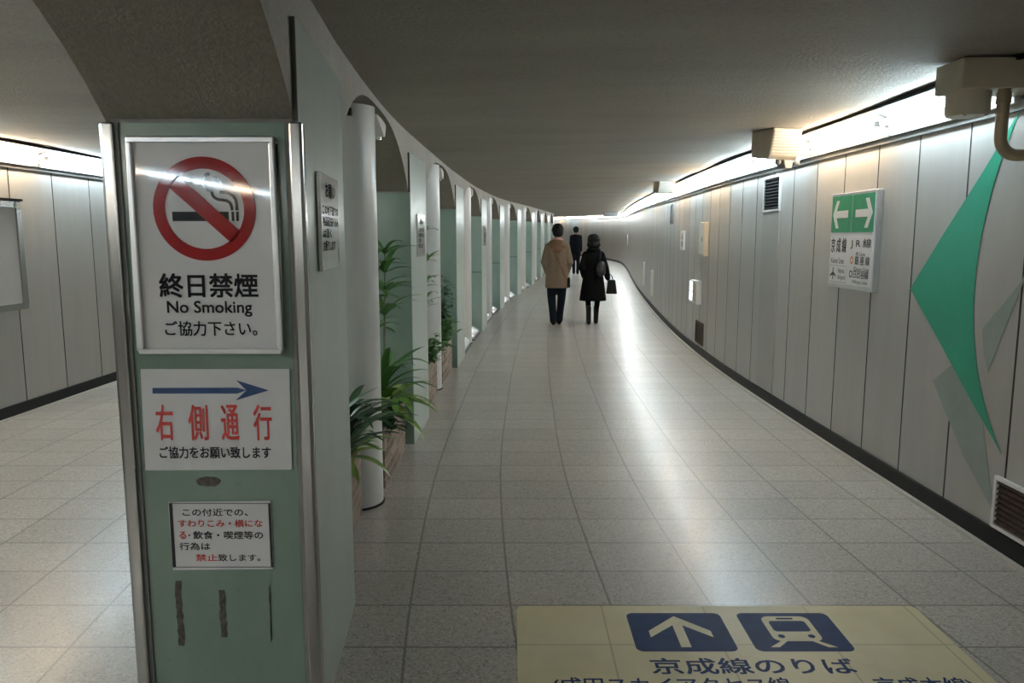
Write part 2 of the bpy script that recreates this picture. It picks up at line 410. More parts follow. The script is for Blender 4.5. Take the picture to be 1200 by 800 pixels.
# ------------------------------------------------------------ floor and ceiling
ROWS = frange(YB, YE, 292)
fm = MB(); idx = {}
for j, y in enumerate(ROWS):
    a, b = L(y) - .4, R(y) + .3
    for i in range(13):
        x = a + (b - a) * i / 12; idx[j, i] = (fm.vert((x, y, G(y))), (x - C(y), y))
for j in range(len(ROWS) - 1):
    for i in range(12):
        q = [idx[j, i], idx[j, i + 1], idx[j + 1, i + 1], idx[j + 1, i]]
        fm.face([k[0] for k in q], 0, [k[1] for k in q])
fl = fm.build('floor', M['floor'], kind='structure'); 
for p in fl.data.polygons: p.use_smooth = True
cm = MB(); idx = {}
def ceil_z(x, y):
    c = C(y) - .3; a = max(0, min(1, (x - c - .3) / (R(y) - c - .3))) if x > c else max(0, min(1, (c - .3 - x) / 3.1))
    return Z_CEIL - .055 + .055 * a + G(y) +   .004 * a * (math.sin(y * 3.1 + .4 * x) + math.sin(y * 1.73 + 1.3 - .3 * x))
for j, y in enumerate(ROWS):
    a, b = L(y) - .3, R(y) + .3
    for i in range(25):
        x = a + (b - a) * i / 24; idx[j, i] = cm.vert((x, y, ceil_z(x, y)))
for j in range(len(ROWS) - 1):
    for i in range(24): cm.face((idx[j, i], idx[j + 1, i], idx[j + 1, i + 1], idx[j, i + 1]))
ce = cm.build('ceiling', M['ceiling'], kind='structure')
for p in ce.data.polygons: p.use_smooth = True

# ------------------------------------------------------------ panelled walls
def wall(name, f, sgn, y0, y1, ystart, width):
    ys = [ystart]
    while ys[-1] < y1:
        y = ys[-1]; ys.append(y + width / math.hypot(1, slope(f, y)))
    y = ystart
    while y > y0: y -= width; ys.insert(0, y)
    mb = MB(); g = .0032
    def P(y, off, z): 
        s = slope(f, y); n = math.hypot(1, s); return (f(y) + sgn * off / n, y - sgn * off * s / n, z + G(y))
    for a, b in zip(ys[:-1], ys[1:]):
        k = [a + g, (a + b) / 2, b - g]
        i0 = [mb.vert(P(q, .012, BASE_TOP - .1)) for q in (k[0], k[-1])]
        rows = [[mb.vert(P(q, o, z)) for q, o in ((k[0], .014), (k[0] + .004, 0), (k[1], 0), (k[2] - .004, 0), (k[2], .014))] for z in (0.0, WALL_TOP, Z_CEIL + .08)]
        for r0, r1 in zip(rows[:-1], rows[1:]):
            for i in range(4): mb.face((r0[i], r0[i + 1], r1[i + 1], r1[i]), 1 if i in (0, 3) else 0)
    for a, b in zip(ys[:-1], ys[1:]):
        mb.quad(P(b - .02, .013, 0), P(b + .02, .013, 0), P(b + .02, .013, Z_CEIL + .06), P(b - .02, .013, Z_CEIL + .06), 1)
    return mb.build(name, [M['panel'], M['joint']], kind='structure')
wall('wall_right', R, 1, YB, YE, 3.704, .515)
wall('wall_left', L, -1, YB, 40, 6.85, .62)
em = MB(); em.box(-8, 5, YB - .1, YB, 0, 2.7); em.build('wall_back', M['panel'], kind='structure')
em = MB(); em.box(-10, 2, YE - .6, YE - .5, .4, 3.5); em.build('wall_far', M['panel'], kind='structure')

def run(name, f, sgn, y0, y1, prof, m, n):          # a strip with a profile of (offset from the wall face, z)
    mb = MB(); prev = None
    for y in frange(y0, y1, n):
        s = slope(f, y); h = math.hypot(1, s)
        r = [mb.vert((f(y) - sgn * o / h, y + sgn * o * s / h, z + G(y))) for o, z in prof]
        if prev:
            for k in range(len(r)): mb.face((prev[k], r[k], r[(k + 1) % len(r)], prev[(k + 1) % len(r)]))
        prev = r
    return mb.build(name, m, kind='structure')
for side, f, sgn, y1 in (('right', R, 1, YE), ('left', L, -1, 40)):
    run('baseboard_' + side, f, sgn, YB, y1, [(-.01, .018), (.016, .018), (.016, BASE_TOP), (-.01, BASE_TOP + .004)], M['base'], 260)
TR = 0
for side, f, sgn, y1 in (('right', R, 1, YE), ('left', L, -1, 40)):
    TR += 1; run('trim_%d' % TR, f, sgn, YB, y1, [(-.01, -.01), (.05, -.01), (.045, .018), (-.01, .018)], M['edging'], 260)
    TR += 1; run('trim_%d' % TR, f, sgn, YB, y1, [(-.005, 2.185), (.022, 2.185), (.030, 2.234), (-.005, 2.234)], M['grey_trim'], 260)
    TR += 1; run('trim_%d' % TR, f, sgn, YB, y1, [(.165, 2.372), (.188, 2.372), (.188, 2.392), (.165, 2.392)], M['black'], 260)

# ------------------------------------------------------------ pillars, arched beam
K0, PITCH_Y, LEN, WID = 2.26, 3.5, .90, .565
SPRING, PANEL_TOP = 1.91, 2.20
NP = 11
def arch(t): return SPRING + (Z_CEIL - .095 - SPRING) * (1 - (1 - t) ** 2.9)
bm_ = MB(); prev = None
prof = []
for k in range(-1, NP):
    y0 = K0 + PITCH_Y * k
    if k >= 0: prof += [(y0 + .03, SPRING), (y0 + LEN - .03, SPRING)]
    a, b = y0 + LEN - .03, y0 + PITCH_Y + .03
    if k < NP - 1:
        for i in range(1, 24):
            u = i / 24.0; t = 1 - abs(2 * u - 1); prof.append((a + (b - a) * u, arch(t)))
prof = [p for p in prof if p[0] > -.6]
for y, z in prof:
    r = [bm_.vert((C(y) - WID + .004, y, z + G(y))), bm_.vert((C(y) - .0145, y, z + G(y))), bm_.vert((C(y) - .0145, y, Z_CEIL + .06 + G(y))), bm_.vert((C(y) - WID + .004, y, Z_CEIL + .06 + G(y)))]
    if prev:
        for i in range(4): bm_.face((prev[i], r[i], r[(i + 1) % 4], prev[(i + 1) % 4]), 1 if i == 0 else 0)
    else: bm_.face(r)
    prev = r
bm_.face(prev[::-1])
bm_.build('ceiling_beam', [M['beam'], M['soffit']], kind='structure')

ORD = ['first', 'second', 'third', 'fourth', 'fifth', 'sixth', 'seventh', 'eighth', 'ninth', 'tenth', 'eleventh']
EXTRA = {0: 'nearest green pillar with steel corner strips, covered in no smoking and keep right notices',
         1: 'second green clad pillar, with a steel plate on its side, between the two planted bays',
         2: 'third green clad pillar, standing just beyond the last brick planter',
         3: 'fourth green clad pillar from the front, with a steel plate high on its side'}
for k in range(NP):
    y0 = K0 + PITCH_Y * k; sl = (C(y0 + LEN) - C(y0)) / LEN; z0 = G(y0 + LEN / 2)
    t = thing('pillar', EXTRA.get(k, '%s green clad pillar from the front in the curving row' % ORD[k]), 'pillar', (C(y0), y0, z0), 0, 'green pillars between the two passages')
    sh = lambda p, sl=sl: (p[0] + sl * p[1], p[1], p[2])
    c = MB(); c.box(-WID + .02, -.02, .02, LEN - .02, -.02, SPRING + .02, 0, sh); c.build('core', M['grey_trim'], t)
    e = .040 if k == 0 else .004
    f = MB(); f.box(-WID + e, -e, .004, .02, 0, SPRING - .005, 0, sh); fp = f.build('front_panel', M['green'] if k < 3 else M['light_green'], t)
    f = MB(); f.box(-WID + .004, -.004, LEN - .02, LEN - .002, 0, SPRING - .005, 0, sh); f.build('back_panel', M['green'], t)
    f = MB(); f.box(-.014, 0, .012, LEN, 0, PANEL_TOP, 0, sh); f.build('side_panel', M['pale_green'], t, bevel=.003)
    f = MB(); f.box(-.013, -.001, .002, .0118, SPRING, PANEL_TOP - .004, 0, sh); f.build('panel_edge', M['joint'], t)
    if k >= 3:
        f = MB(); f.box(-WID + .004, -.004, -.004, .004, .985, 1.008, 0, sh); f.build('rub_strip', M['strip'], t)
    f = MB(); f.box(-WID, -WID + .028, .012, LEN, 0, SPRING - .005, 0, sh); f.build('side_panel', M['pale_green'], t, bevel=.003)
    if k == 0:
        for sx in (-WID + .002, -.026):
            f = MB()
            f.box(sx, sx + .036, -.014, .012, 0, SPRING - .004, 0, sh); f.box(sx + (.028 if sx > -.1 else -.004), sx + (.040 if sx > -.1 else .008), -.012, .03, 0, SPRING - .004, 0, sh)
            cs = f.build('corner_strip', M['steel'], t, bevel=.009)
            f = MB(); q = sx - .012 if sx > -.1 else sx + .036
            f.box(q, q + .012, -.002, .01, 0, SPRING - .004, 0, sh); f.build('strip_lip', M['grey_trim'], cs)
        F = lambda px, py: (at_y(px, py, 2.26)[0] - C(y0), at_y(px, py, 2.26)[1])
        marks = [((203.5, 681), (217, 757)), ((255, 692), (267, 747)), ((314, 685), (319, 753)), ((227, 558), (260, 571))]
        for (a, b) in marks:
            x0, z1_ = F(*a); x1, z0_ = F(*b); mb = MB(); pts = []
            n = 14
            for i in range(n): pts.append((x0 + random.uniform(0, .006), z0_ + (z1_ - z0_) * i / (n - 1)))
            for i in range(n): pts.append((x1 - random.uniform(0, .006), z1_ + (z0_ - z1_) * i / (n - 1)))
            if a[0] == 227: pts = [((x0 + x1) / 2 + (x1 - x0) / 2 * math.cos(q) * random.uniform(.85, 1), (z0_ + z1_) / 2 + (z1_ - z0_) / 2 * math.sin(q) * random.uniform(.8, 1)) for q in frange(0, 2 * PI, 18)[:-1]]
            mb.prism(pts, .0025, .0045, lambda u, v, d: (u, d, v)); mb.build('tape_residue', M['grime'], fp)

# ------------------------------------------------------------ fluorescent lights
def make_light(tone):
    t = thing('fluorescent_light', 'x', 'light')
    r = MB(); r.prism([(-.003, -.09), (-.035, -.09), (-.055, .03), (-.15, .064), (-.15, .072), (-.003, .072)], -.612, .612, lambda u, v, d: (d, u, v)); r.build('reflector', M['white_metal'], t)
    q = MB(); q.tube([(-.585, -.098, -.012), (.585, -.098, -.012)], .019, 8); q.build('tube', M['tube_' + tone], t, smooth='all')
    for s in (-1, 1):
        h = MB(); h.box(s * .592 - .009, s * .592 + .009, -.108, -.05, -.025, .012); h.tube([(s * .592, -.10, -.02), (s * .592, -.10, -.045), (s * .592, -.06, -.055)], .005, 6)
        h.build('lamp_holder', M['white_metal'], t)
    return t
LIGHT = {'cool': make_light('cool'), 'warm': make_light('warm')}; used = set()
def put_light(f, right, y, tone, label, group):
    if tone not in used: used.add(tone); o = LIGHT[tone]
    else: o = copy_tree(LIGHT[tone])
    s = slope(f, y); o.location = (f(y) + (-.012 if right else .012), y, 2.310 + G(y))
    o.rotation_euler = (0, 0, math.atan2(-1, -s) if right else math.atan2(1, s)); tag(o, label, 'light', group)
y = -14.63; i = 0
PAT = {0: 'cool', 1: 'warm', 2: 'cool', 3: 'warm', 4: 'cool'}
while y < 54.5:
    tone = 'warm' if (5.2 < y < 6.6 or 8.6 < y < 10.4 or (y > 11 and i % 3 == 0) or (y < 1 and i % 3 == 0)) else 'cool'
    if not -7.0 < y < 3.9: put_light(R, True, y, tone, 'fluorescent tube fitting in the unbroken row along the top of the right wall', 'fluorescent lights along the right wall')
    y += 1.27 / math.hypot(1, slope(R, y)); i += 1
y = -15.0; i = 0
while y < 39:
    tone = 'warm' if (5.6 < y < 7.3 or i % 3 == 0) and not 7.3 < y < 9.5 else 'cool'
    put_light(L, False, y, tone, 'fluorescent tube fitting in the row along the top of the left wall', 'fluorescent lights along the left wall')
    y += 1.27; i += 1

# ------------------------------------------------------------ white columns in the bays, fittings under the arches
for k in range(NP - 1):
    yc = K0 + PITCH_Y * k + LEN + (PITCH_Y - LEN) / 2; x = C(yc) - .20; zz = G(yc)
    t = thing('column', '%s slim white round column from the front, standing between two green pillars' % ORD[k], 'column', (x, yc, zz), 0, 'white columns between the pillars')
    f = MB(); f.tube([(0, 0, .0), (0, 0, 2.33)], .165, 40); f.build('shaft', M['white_paint'], t, smooth=True)
    f = MB(); f.tube([(0, 0, 0), (0, 0, .012)], .172, 40); f.build('base_ring', M['black'], t, smooth=True)
    f = MB(); f.box(.03, .07, -.19, -.15, 2.235, 2.275); f.box(.02, .045, -.22, -.15, 2.27, 2.30); f.build('bracket', M['black'], t)
    y2 = yc + .36
    s = thing('downlight', 'small white hooded fitting under the arch beside the %s white column' % ORD[k], 'light fitting', (C(y2) - .09, y2, 2.30 + G(y2)), 0, 'hooded fittings under the arches')
    f = MB(); f.prism([(-.17, .0), (.16, .0), (.16, -.05), (.12, -.10), (.07, -.085)], -.045, .045, lambda u, v, d: (d, u, v)); f.build('hood', M['white_metal'], s, bevel=.006)
    f = MB(); f.tube([(0, .12, -.09), (0, .125, -.112)], .022, 14); f.build('lens', M['mirror_steel'], s, smooth=True)

# ------------------------------------------------------------ planters, plants
def planter(y0, y1, label, b=-.055):
    t = thing('planter', label, 'planter', (C((y0 + y1) / 2), y0, G(y0)), 0, 'brick planters between the pillars')
    sl = (C(y1) - C(y0)) / (y1 - y0); off = C(y0) - C((y0 + y1) / 2); n = y1 - y0
    sh = lambda p: (p[0] + off + sl * p[1], p[1], p[2])
    f = MB()
    a, h, th = -.50, .385, .05
    f.box(a, b, 0, th, 0, h, 0, sh); f.box(a, b, n - th, n, 0, h, 0, sh); f.box(a, a + th, th, n - th, 0, h, 0, sh); f.box(b - th, b, th, n - th, 0, h, 0, sh)
    f.build('brick_box', M['brick'], t)
    f = MB(); f.box(a + th, b - th, th, n - th, .02, h - .05, 0, sh); f.build('soil', M['soil'], t)
    return t
def leaf(mb, base, az, e0, e1, length, width, n=9, fold=.25):
    p = Vector(base); d = Vector((math.cos(az), math.sin(az), 0)); side = Vector((-math.sin(az), math.cos(az), 0)); prev = None
    for i in range(n + 1):
        t = i / n; e = e0 + (e1 - e0) * t ** 1.2
        wd = width * (math.sin(PI * min(1, t * .88 + .12)) ** .75) * .5 if i < n else .0008
        up = Vector((-math.cos(az) * math.sin(e), -math.sin(az) * math.sin(e), math.cos(e)))
        r = [mb.vert(p - side * wd + up * wd * fold), mb.vert(p), mb.vert(p + side * wd + up * wd * fold)]
        if prev: mb.face((prev[0], prev[1], r[1], r[0])); mb.face((prev[1], prev[2], r[2], r[1]))
        prev = r; p = p + (d * math.cos(e) + Vector((0, 0, math.sin(e)))) * (length / n)
def strap_plant(name, label, cat, loc, n, length, width, mat, seed, e=(1.2, .5), droop=(-.9, .2), az=(0, 2 * PI), h=.0):
    rnd = random.Random(seed); t = thing(name, label, cat, loc, 0, 'plants in the brick planters')
    f = MB()
    for i in range(n):
        a = az[0] + (az[1] - az[0]) * ((i + rnd.uniform(-.3, .3)) / n); q = rnd.random()
        leaf(f, (rnd.uniform(-.02, .02), rnd.uniform(-.02, .02), h * rnd.uniform(.35, 1)), a, rnd.uniform(e[1], e[0]), rnd.uniform(*droop), length * rnd.uniform(.65, 1.1), width * rnd.uniform(.8, 1.15))
    f.build('foliage', M[mat], t, smooth='all')
    s = MB(); s.tube([(0, 0, -.06), (.005, 0, max(h, .05))], [.018, .012], 8); s.build('stem', M['stem'], t, smooth='all'); return t
def cane_plant(name, label, cat, loc, canes, mat, seed, size=.24, per=5, lw=.026):
    rnd = random.Random(seed); t = thing(name, label, cat, loc, 0, 'plants in the brick planters'); f, s = MB(), MB()
    for (dx, dy, hh, zs) in canes:
        s.tube([(0, 0, -.06), (dx * .4, dy * .4, hh * .5), (dx, dy, hh)], [.009, .007, .004], 7)
        for z in zs:
            u = z / hh; bx, by = dx * u, dy * u; a0 = rnd.uniform(0, 6)
            for j in range(per): leaf(f, (bx, by, z), a0 + j * 2 * PI / per + rnd.uniform(-.4, .4), rnd.uniform(.35, 1.15), rnd.uniform(-.75, -.1), size * rnd.uniform(.7, 1.2), lw)
    f.build('foliage', M[mat], t, smooth='all'); s.build('stem', M['stem'], t, smooth='all'); return t
def bush(name, label, cat, loc, h, r, n, mat, seed, lw=.035, ll=.075):
    rnd = random.Random(seed); t = thing(name, label, cat, loc, 0, 'plants in the brick planters'); f, s = MB(), MB()
    for k in range(7):
        a = rnd.uniform(0, 6.28); q = r * rnd.uniform(.3, .9); z = h * rnd.uniform(.6, 1)
        s.tube([(0, 0, -.06), (q * .4 * math.cos(a), q * .4 * math.sin(a), z * .5), (q * math.cos(a), q * math.sin(a), z)], [.008, .005, .003], 6)
        for i in range(n // 7):
            u = rnd.uniform(.3, 1.05); c = Vector((q * u * math.cos(a), q * u * math.sin(a), z * u)) + Vector((rnd.gauss(0, r * .22), rnd.gauss(0, r * .22), rnd.gauss(0, r * .2)))
            if c.z < .01: c.z = .01
            leaf(f, c, rnd.uniform(0, 6.28), rnd.uniform(-.2, .8), rnd.uniform(-1.0, 0), ll * rnd.uniform(.7, 1.3), lw * rnd.uniform(.8, 1.2), 5, .15)
    f.build('foliage', M[mat], t, smooth='all'); s.build('stem', M['stem'], t, smooth='all'); return t
BAY = [(K0 + PITCH_Y * k + LEN, K0 + PITCH_Y * (k + 1)) for k in range(NP)]
for k, (which) in enumerate(('nearest bay', 'second bay')):
    a, b = BAY[k]; m_ = (a + b) / 2
    planter(a + .10, m_ - .20, 'brick planter on the near side of the white column in the %s' % which, -.13 if k == 0 else -.06)
    planter(m_ + .24, b - .10, 'brick planter on the far side of the white column in the %s' % which)
a, b = BAY[0]; m_ = (a + b) / 2; zs = .335
def px_(y, dx): return C(y) + dx
strap_plant('dracaena', 'dark strap leaved plant arching out of the nearest planter past the pillar edge', 'plant', (px_(3.95, -.17), 3.95, zs), 46, .46, .055, 'leaf_dark', 1, (1.35, .5), (-.9, .0), h=.22)
strap_plant('spider_plant', 'small yellow green striped plant drooping over the front of the nearest planter', 'plant', (px_(4.02, -.19), 4.02, zs), 22, .34, .062, 'leaf_light', 2, (1.1, .3), (-1.2, -.5), h=.06)
strap_plant('aspidistra', 'broad dark leaved plant rising behind the nearest planter rim beside the pillar', 'plant', (px_(3.6, -.27), 3.6, zs), 13, .62, .075, 'leaf_dark', 3, (1.45, 1.1), (.2, .9), h=.1)
cane_plant('bamboo_palm', 'tall cane plant with whorls of bright green leaves behind the nearest white column', 'plant', (px_(5.32, -.15), 5.32, zs),
           [(.02, .05, 1.14, (.70, .86, 1.0, 1.13)), (-.08, -.02, .95, (.6, .8, .95))], 'leaf_mid', 4, .30, 7, .046)
strap_plant('cordyline', 'green plant with long arching strap leaves in the planter behind the nearest column', 'plant', (px_(5.12, -.13), 5.12, zs), 24, .55, .055, 'leaf_mid', 5, (1.45, .6), (-1.0, .1), h=.25)
strap_plant('variegated_spider_plant', 'pale yellow green plant spilling over the rim of the planter behind the nearest column', 'plant', (px_(5.05, -.10), 5.05, zs), 36, .40, .078, 'leaf_light', 6, (1.2, .3), (-1.3, -.3), h=.12)
bush('ivy', 'low dark ivy trailing down the brick face behind the nearest white column', 'plant', (px_(4.9, -.10), 4.9, zs), .12, .16, 160, 'leaf_dark', 7)
a, b = BAY[1]; m_ = (a + b) / 2
cane_plant('bamboo_palm', 'thin drooping cane plant in front of the second white column', 'plant', (px_(7.42, -.17), 7.42, zs),
           [(.02, .05, 1.30, (.55, .75, 1.0, 1.28)), (.06, -.05, 1.0, (.6, .8, 1.0))], 'leaf_mid', 8, .26, 6, .040)
bush('leafy_shrub', 'low bushy green plant in front of the second white column', 'plant', (px_(7.45, -.15), 7.45, zs), .34, .22, 330, 'leaf_mid', 9, .045, .10)
bush('weeping_fig', 'dark small leaved tree foliage behind the second white column', 'plant', (px_(8.62, -.13), 8.62, zs), .80, .19, 420, 'leaf_dark', 10, .035, .075)
bush('leafy_shrub', 'bushy bright green plant on the planter behind the second white column', 'plant', (px_(8.5, -.13), 8.5, zs), .34, .24, 360, 'leaf_mid', 11, .045, .10)

# ------------------------------------------------------------ slanted steel plates in the later bays
for k in range(2, NP - 1):
    a, b = BAY[k]; m_ = (a + b) / 2
    for side, (y0, y1) in (('near', (a + .12, m_ - .24)), ('far', (m_ + .26, b - .12))):
        t = thing('steel_wedge', 'slanted shiny steel wedge on the floor on the %s side of the %s white column' % (side, ORD[k]), 'floor barrier', (C((y0 + y1) / 2), (y0 + y1) / 2, G((y0 + y1) / 2)), -math.atan(slope(C, (y0 + y1) / 2)), 'slanted steel wedges between the pillars')
        h = (y1 - y0) / 2
        f = MB(); f.prism([(-.52, 0), (-.03, 0), (-.03, .05), (-.25, .35), (-.30, .35), (-.52, .05)], -h, h, lambda u, v, d: (u, d, v)); f.build('sheet', M['mirror_steel'], t, bevel=.004)
        f = MB(); f.box(-.535, -.015, -h - .01, h + .01, 0, .018); f.build('base_frame', M['grey_trim'], t)

# ------------------------------------------------------------ notices on the nearest pillar
def F1(px, py): return at_y(px, py, 2.25)
Y1 = 2.26
PX0, PZ0 = F1(244, 287)
t = thing('no_smoking_sign', 'framed white no smoking poster with a red barred circle on the nearest pillar', 'sign', (PX0, Y1, PZ0))
def q1(px, py, o=(0, 0)): x, z = F1(px, py); return x - o[0], z - o[1]
xl, zt = q1(150, 160, (PX0, PZ0)); xr = q1(327, 287, (PX0, PZ0))[0]; xl = q1(157, 287, (PX0, PZ0))[0]; zb = q1(248, 414.5, (PX0, PZ0))[1]
fw = .016
f = MB()
f.box(xl, xr, -.026, 0, zt - fw, zt); f.box(xl, xr, -.026, 0, zb, zb + fw); f.box(xl, xl + fw, -.026, 0, zb + fw, zt - fw); f.box(xr - fw, xr, -.026, 0, zb + fw, zt - fw)
f.build('frame', M['aluminium'], t, bevel=.004)
f = MB(); f.box(xl + fw, xr - fw, -.014, -.002, zb + fw, zt - fw); po = f.build('poster', M['poster_white'], t)
def flat(pts, y, m, name, parent, th=.0008):
    mb = MB(); mb.prism(pts, y, y + th, lambda u, v, d: (u, d, v)); return mb.build(name, m, parent)
def ringpts(cx, cz, r0, r1, y, m, name, parent, n=64):
    mb = MB()
    for k in range(n):
        a, b = 2 * PI * k / n, 2 * PI * (k + 1) / n
        mb.quad((cx + r0 * math.cos(a), y, cz + r0 * math.sin(a)), (cx + r1 * math.cos(a), y, cz + r1 * math.sin(a)), (cx + r1 * math.cos(b), y, cz + r1 * math.sin(b)), (cx + r0 * math.cos(b), y, cz + r0 * math.sin(b)))
    return mb.build(name, m, parent)
cx, cz = q1(240.5, 245, (PX0, PZ0)); ro = .00245 * 60.4; ri = .00245 * 46.5
yy = -.0152
mb = MB(); n = 72
for k in range(n):
    a, b = 2 * PI * k / n, 2 * PI * (k + 1) / n
    mb.quad((cx + ri * math.cos(a), yy - .0006, cz + ri * math.sin(a)), (cx + ro * math.cos(a), yy - .0006, cz + ro * math.sin(a)), (cx + ro * math.cos(b), yy - .0006, cz + ro * math.sin(b)), (cx + ri * math.cos(b), yy - .0006, cz + ri * math.sin(b)))
d = .00245 * 9.0; e = ri + .004; r2 = math.sqrt(.5)
rot = lambda u, v: (cx + (u * .735 + v * .678), yy - .0006, cz + (-u * .678 + v * .735))
mb.quad(rot(-e, -d), rot(e, -d), rot(e, d), rot(-e, d)); mb.build('barred_circle', M['red'], po)
mb = MB()
def bar(px0, py0, px1, py1):
    a = q1(px0, py0, (PX0, PZ0)); b = q1(px1, py1, (PX0, PZ0)); mb.quad((a[0], yy, b[1]), (b[0], yy, b[1]), (b[0], yy, a[1]), (a[0], yy, a[1]))
bar(202.5, 248, 269, 259); bar(271.8, 248, 275.5, 259); bar(277.2, 248, 280.8, 259)
def stroke(pts, wd):
    P = [Vector((*q1(170 + x / 5.333, 170 + y / 5.333, (PX0, PZ0)), 0)) for x, y in pts]; prev = None
    for i, p in enumerate(P):
        tt = (P[min(i + 1, len(P) - 1)] - P[max(i - 1, 0)]).normalized(); nn = Vector((-tt.y, tt.x, 0)) * wd / 2
        r = [mb.vert((p.x - nn.x, yy, p.y - nn.y)), mb.vert((p.x + nn.x, yy, p.y + nn.y))]
        if prev: mb.face((prev[0], prev[1], r[1], r[0]))
        prev = r
stroke([(548, 408), (545, 385), (535, 362), (515, 348), (490, 344), (460, 340), (440, 330), (425, 312), (420, 290), (400, 282), (380, 268), (366, 245), (364, 220), (374, 198), (388, 185), (405, 180)], .0085)
stroke([(578, 408), (577, 370), (570, 340), (555, 318), (530, 303), (500, 296), (470, 294)], .0085)
stroke([(428, 203), (450, 207), (468, 222), (478, 240), (478, 258)], .0085)
mb.build('cigarette_symbol', M['poster_ink'], po)
def put(body, x0, y0, x1, y1, o, y, m, parent, bold=0):
    xa = F1(x0, (y0 + y1) / 2)[0] - o[0]; xb = F1(x1, (y0 + y1) / 2)[0] - o[0]; za = F1((x0 + x1) / 2, y1)[1] - o[1]; zb_ = F1((x0 + x1) / 2, y0)[1] - o[1]
    return lettering(body, xa, xb, za, zb_, y, m, parent, bold)
O1 = (PX0, PZ0)
put('終日禁煙', 188, 320.6, 302.5, 348, O1, yy, M['poster_ink'], po, .026)
put('No Smoking', 197, 352.5, 296, 370.5, O1, yy, M['poster_ink'], po, .018)
put('ご協力下さい。', 194.5, 376, 302, 393, O1, yy, M['poster_ink'], po, .014)

O2 = F1(251, 492)
t = thing('keep_right_sign', 'white keep right notice with a blue arrow and red characters on the nearest pillar', 'sign', (O2[0], Y1 + .004, O2[1]))
def Q(o, *p): return [(F1(a, b)[0] - o[0], F1(a, b)[1] - o[1]) for a, b in p]
flat(Q(O2, (169, 552), (341, 551), (338, 432.5), (163, 433)), -.006, M['sign_white'], 'plate', t, .005)
flat(Q(O2, (177.5, 461.5), (277, 461.5), (288, 457.8), (277, 454.5), (177.5, 455)), -.0075, M['navy'], 'arrow', t)
flat(Q(O2, (275, 469.5), (314, 457.8), (276, 446), (288, 457.8)), -.0076, M['navy'], 'arrow', t)
for ch, a, b in (('右', 181.5, 201.5), ('側', 220, 242.5), ('通', 258.5, 278.5), ('行', 296.5, 317.5)): put(ch, a, 475, b, 516, O2, -.0072, M['red_ink'], t, .012)
put('ご協力をお願い致します', 186, 524, 316.5, 537.5, O2, -.0072, M['ink'], t, .026)
O3 = F1(258, 629)
t = thing('no_loitering_sign', 'small white notice with five lines of black and red writing low on the nearest pillar', 'sign', (O3[0], Y1 + .004, O3[1]))
flat(Q(O3, (201, 669.5), (319.5, 668), (316, 588), (195.5, 589.5)), -.0045, M['sign_white'], 'plate', t, .0035)
mb = MB()
for a, b in (((200, 590.4), (316, 591.2)), ((202.5, 665.2), (316.5, 666)), ((200.3, 590.4), (200.9, 666)), ((315.8, 590.4), (316.4, 666))):
    x0, z1_ = Q(O3, a)[0]; x1, z0_ = Q(O3, b)[0]; mb.quad((x0, -.0052, z0_), (x1, -.0052, z0_), (x1, -.0052, z1_), (x0, -.0052, z1_))
mb.build('border_line', M['ink'], t)
for s_, x0, y0, x1, y1, m_ in (('この付近での、', 212.5, 597, 289, 605.6, 'ink'), ('すわりこみ・横にな', 207.6, 610, 306.4, 618.6, 'red_ink'), ('る', 208.5, 624, 216.5, 632.4, 'red_ink'), ('・', 219.5, 627.2, 221.5, 629.2, 'red_ink'),
                              ('飲食・喫煙等の', 225, 623.6, 307, 632.6, 'ink'), ('行為は', 209, 637, 245, 645.5, 'ink'), ('禁止', 228.3, 650.5, 253.5, 658.6, 'red_ink'), ('致します。', 254.5, 650.5, 304, 658.6, 'ink')):
    put(s_, x0, y0, x1, y1, O3, -.0053, M[m_], t, .022)

# steel plates with writing on the corridor faces of three pillars
def side_plate(k, y0, y1, z0, z1, label):
    ya = (y0 + y1) / 2; s = slope(C, ya); w2 = (y1 - y0) / 2; h2 = (z1 - z0) / 2
    t = thing('notice_plate', label, 'sign', (C(ya) + .001, ya, (z0 + z1) / 2 + G(ya)), math.atan2(1, s), 'steel notice plates on the pillar sides')
    f = MB(); f.box(-w2, w2, -.014, -.001, -h2, h2); f.build('plate', M['notice_steel'], t, bevel=.002)
    def L_(s_, u0, u1, v0, v1): lettering(s_, -w2 + 2 * w2 * u0, -w2 + 2 * w2 * u1, -h2 + 2 * h2 * v0, -h2 + 2 * h2 * v1, -.0148, M['plate_ink'], t, .03)
    L_('お願い', .24, .78, .76, .91); L_('この地下道での', .06, .94, .58, .68); L_('物品販売座り込み', .06, .94, .46, .56); L_('は固く', .06, .52, .34, .43); L_('お断りします', .06, .72, .20, .31)
    f = MB(); f.box(w2 * .80, w2 * .86, -.0147, -.0143, -h2 * .9, -h2 * .55); f.build('fine_print', M['grime'], t)
M['plate_ink'] = plain('plate_ink', (.012, .012, .012), .7, spec=0)
M['notice_steel'] = plain('polished_notice_plate', (.72, .71, .70), .16, .35, .05)
ya, zt = at_x(373, 202, -.625); yb, _ = at_x(398, 208, -.655); zb = at_x(376, 318, -.63)[1]
side_plate(0, 2.51, 2.92, 1.47, 1.79, 'polished steel plate with black writing on the side of the nearest pillar')
side_plate(1, 6.06, 6.44, 1.43, 1.76, 'polished steel plate with black writing on the side of the second pillar')
side_plate(3, 12.98, 13.36, 1.43, 1.76, 'polished steel plate with black writing on the side of the fourth pillar')

# ------------------------------------------------------------ things on the right wall
def wframe(y, z, off=0.0):
    s = slope(R, y); return (R(y) - off, y, z + G(y)), math.atan2(-1, -s)
def RW(px, py, X=2.46): return at_x(px, py, X)
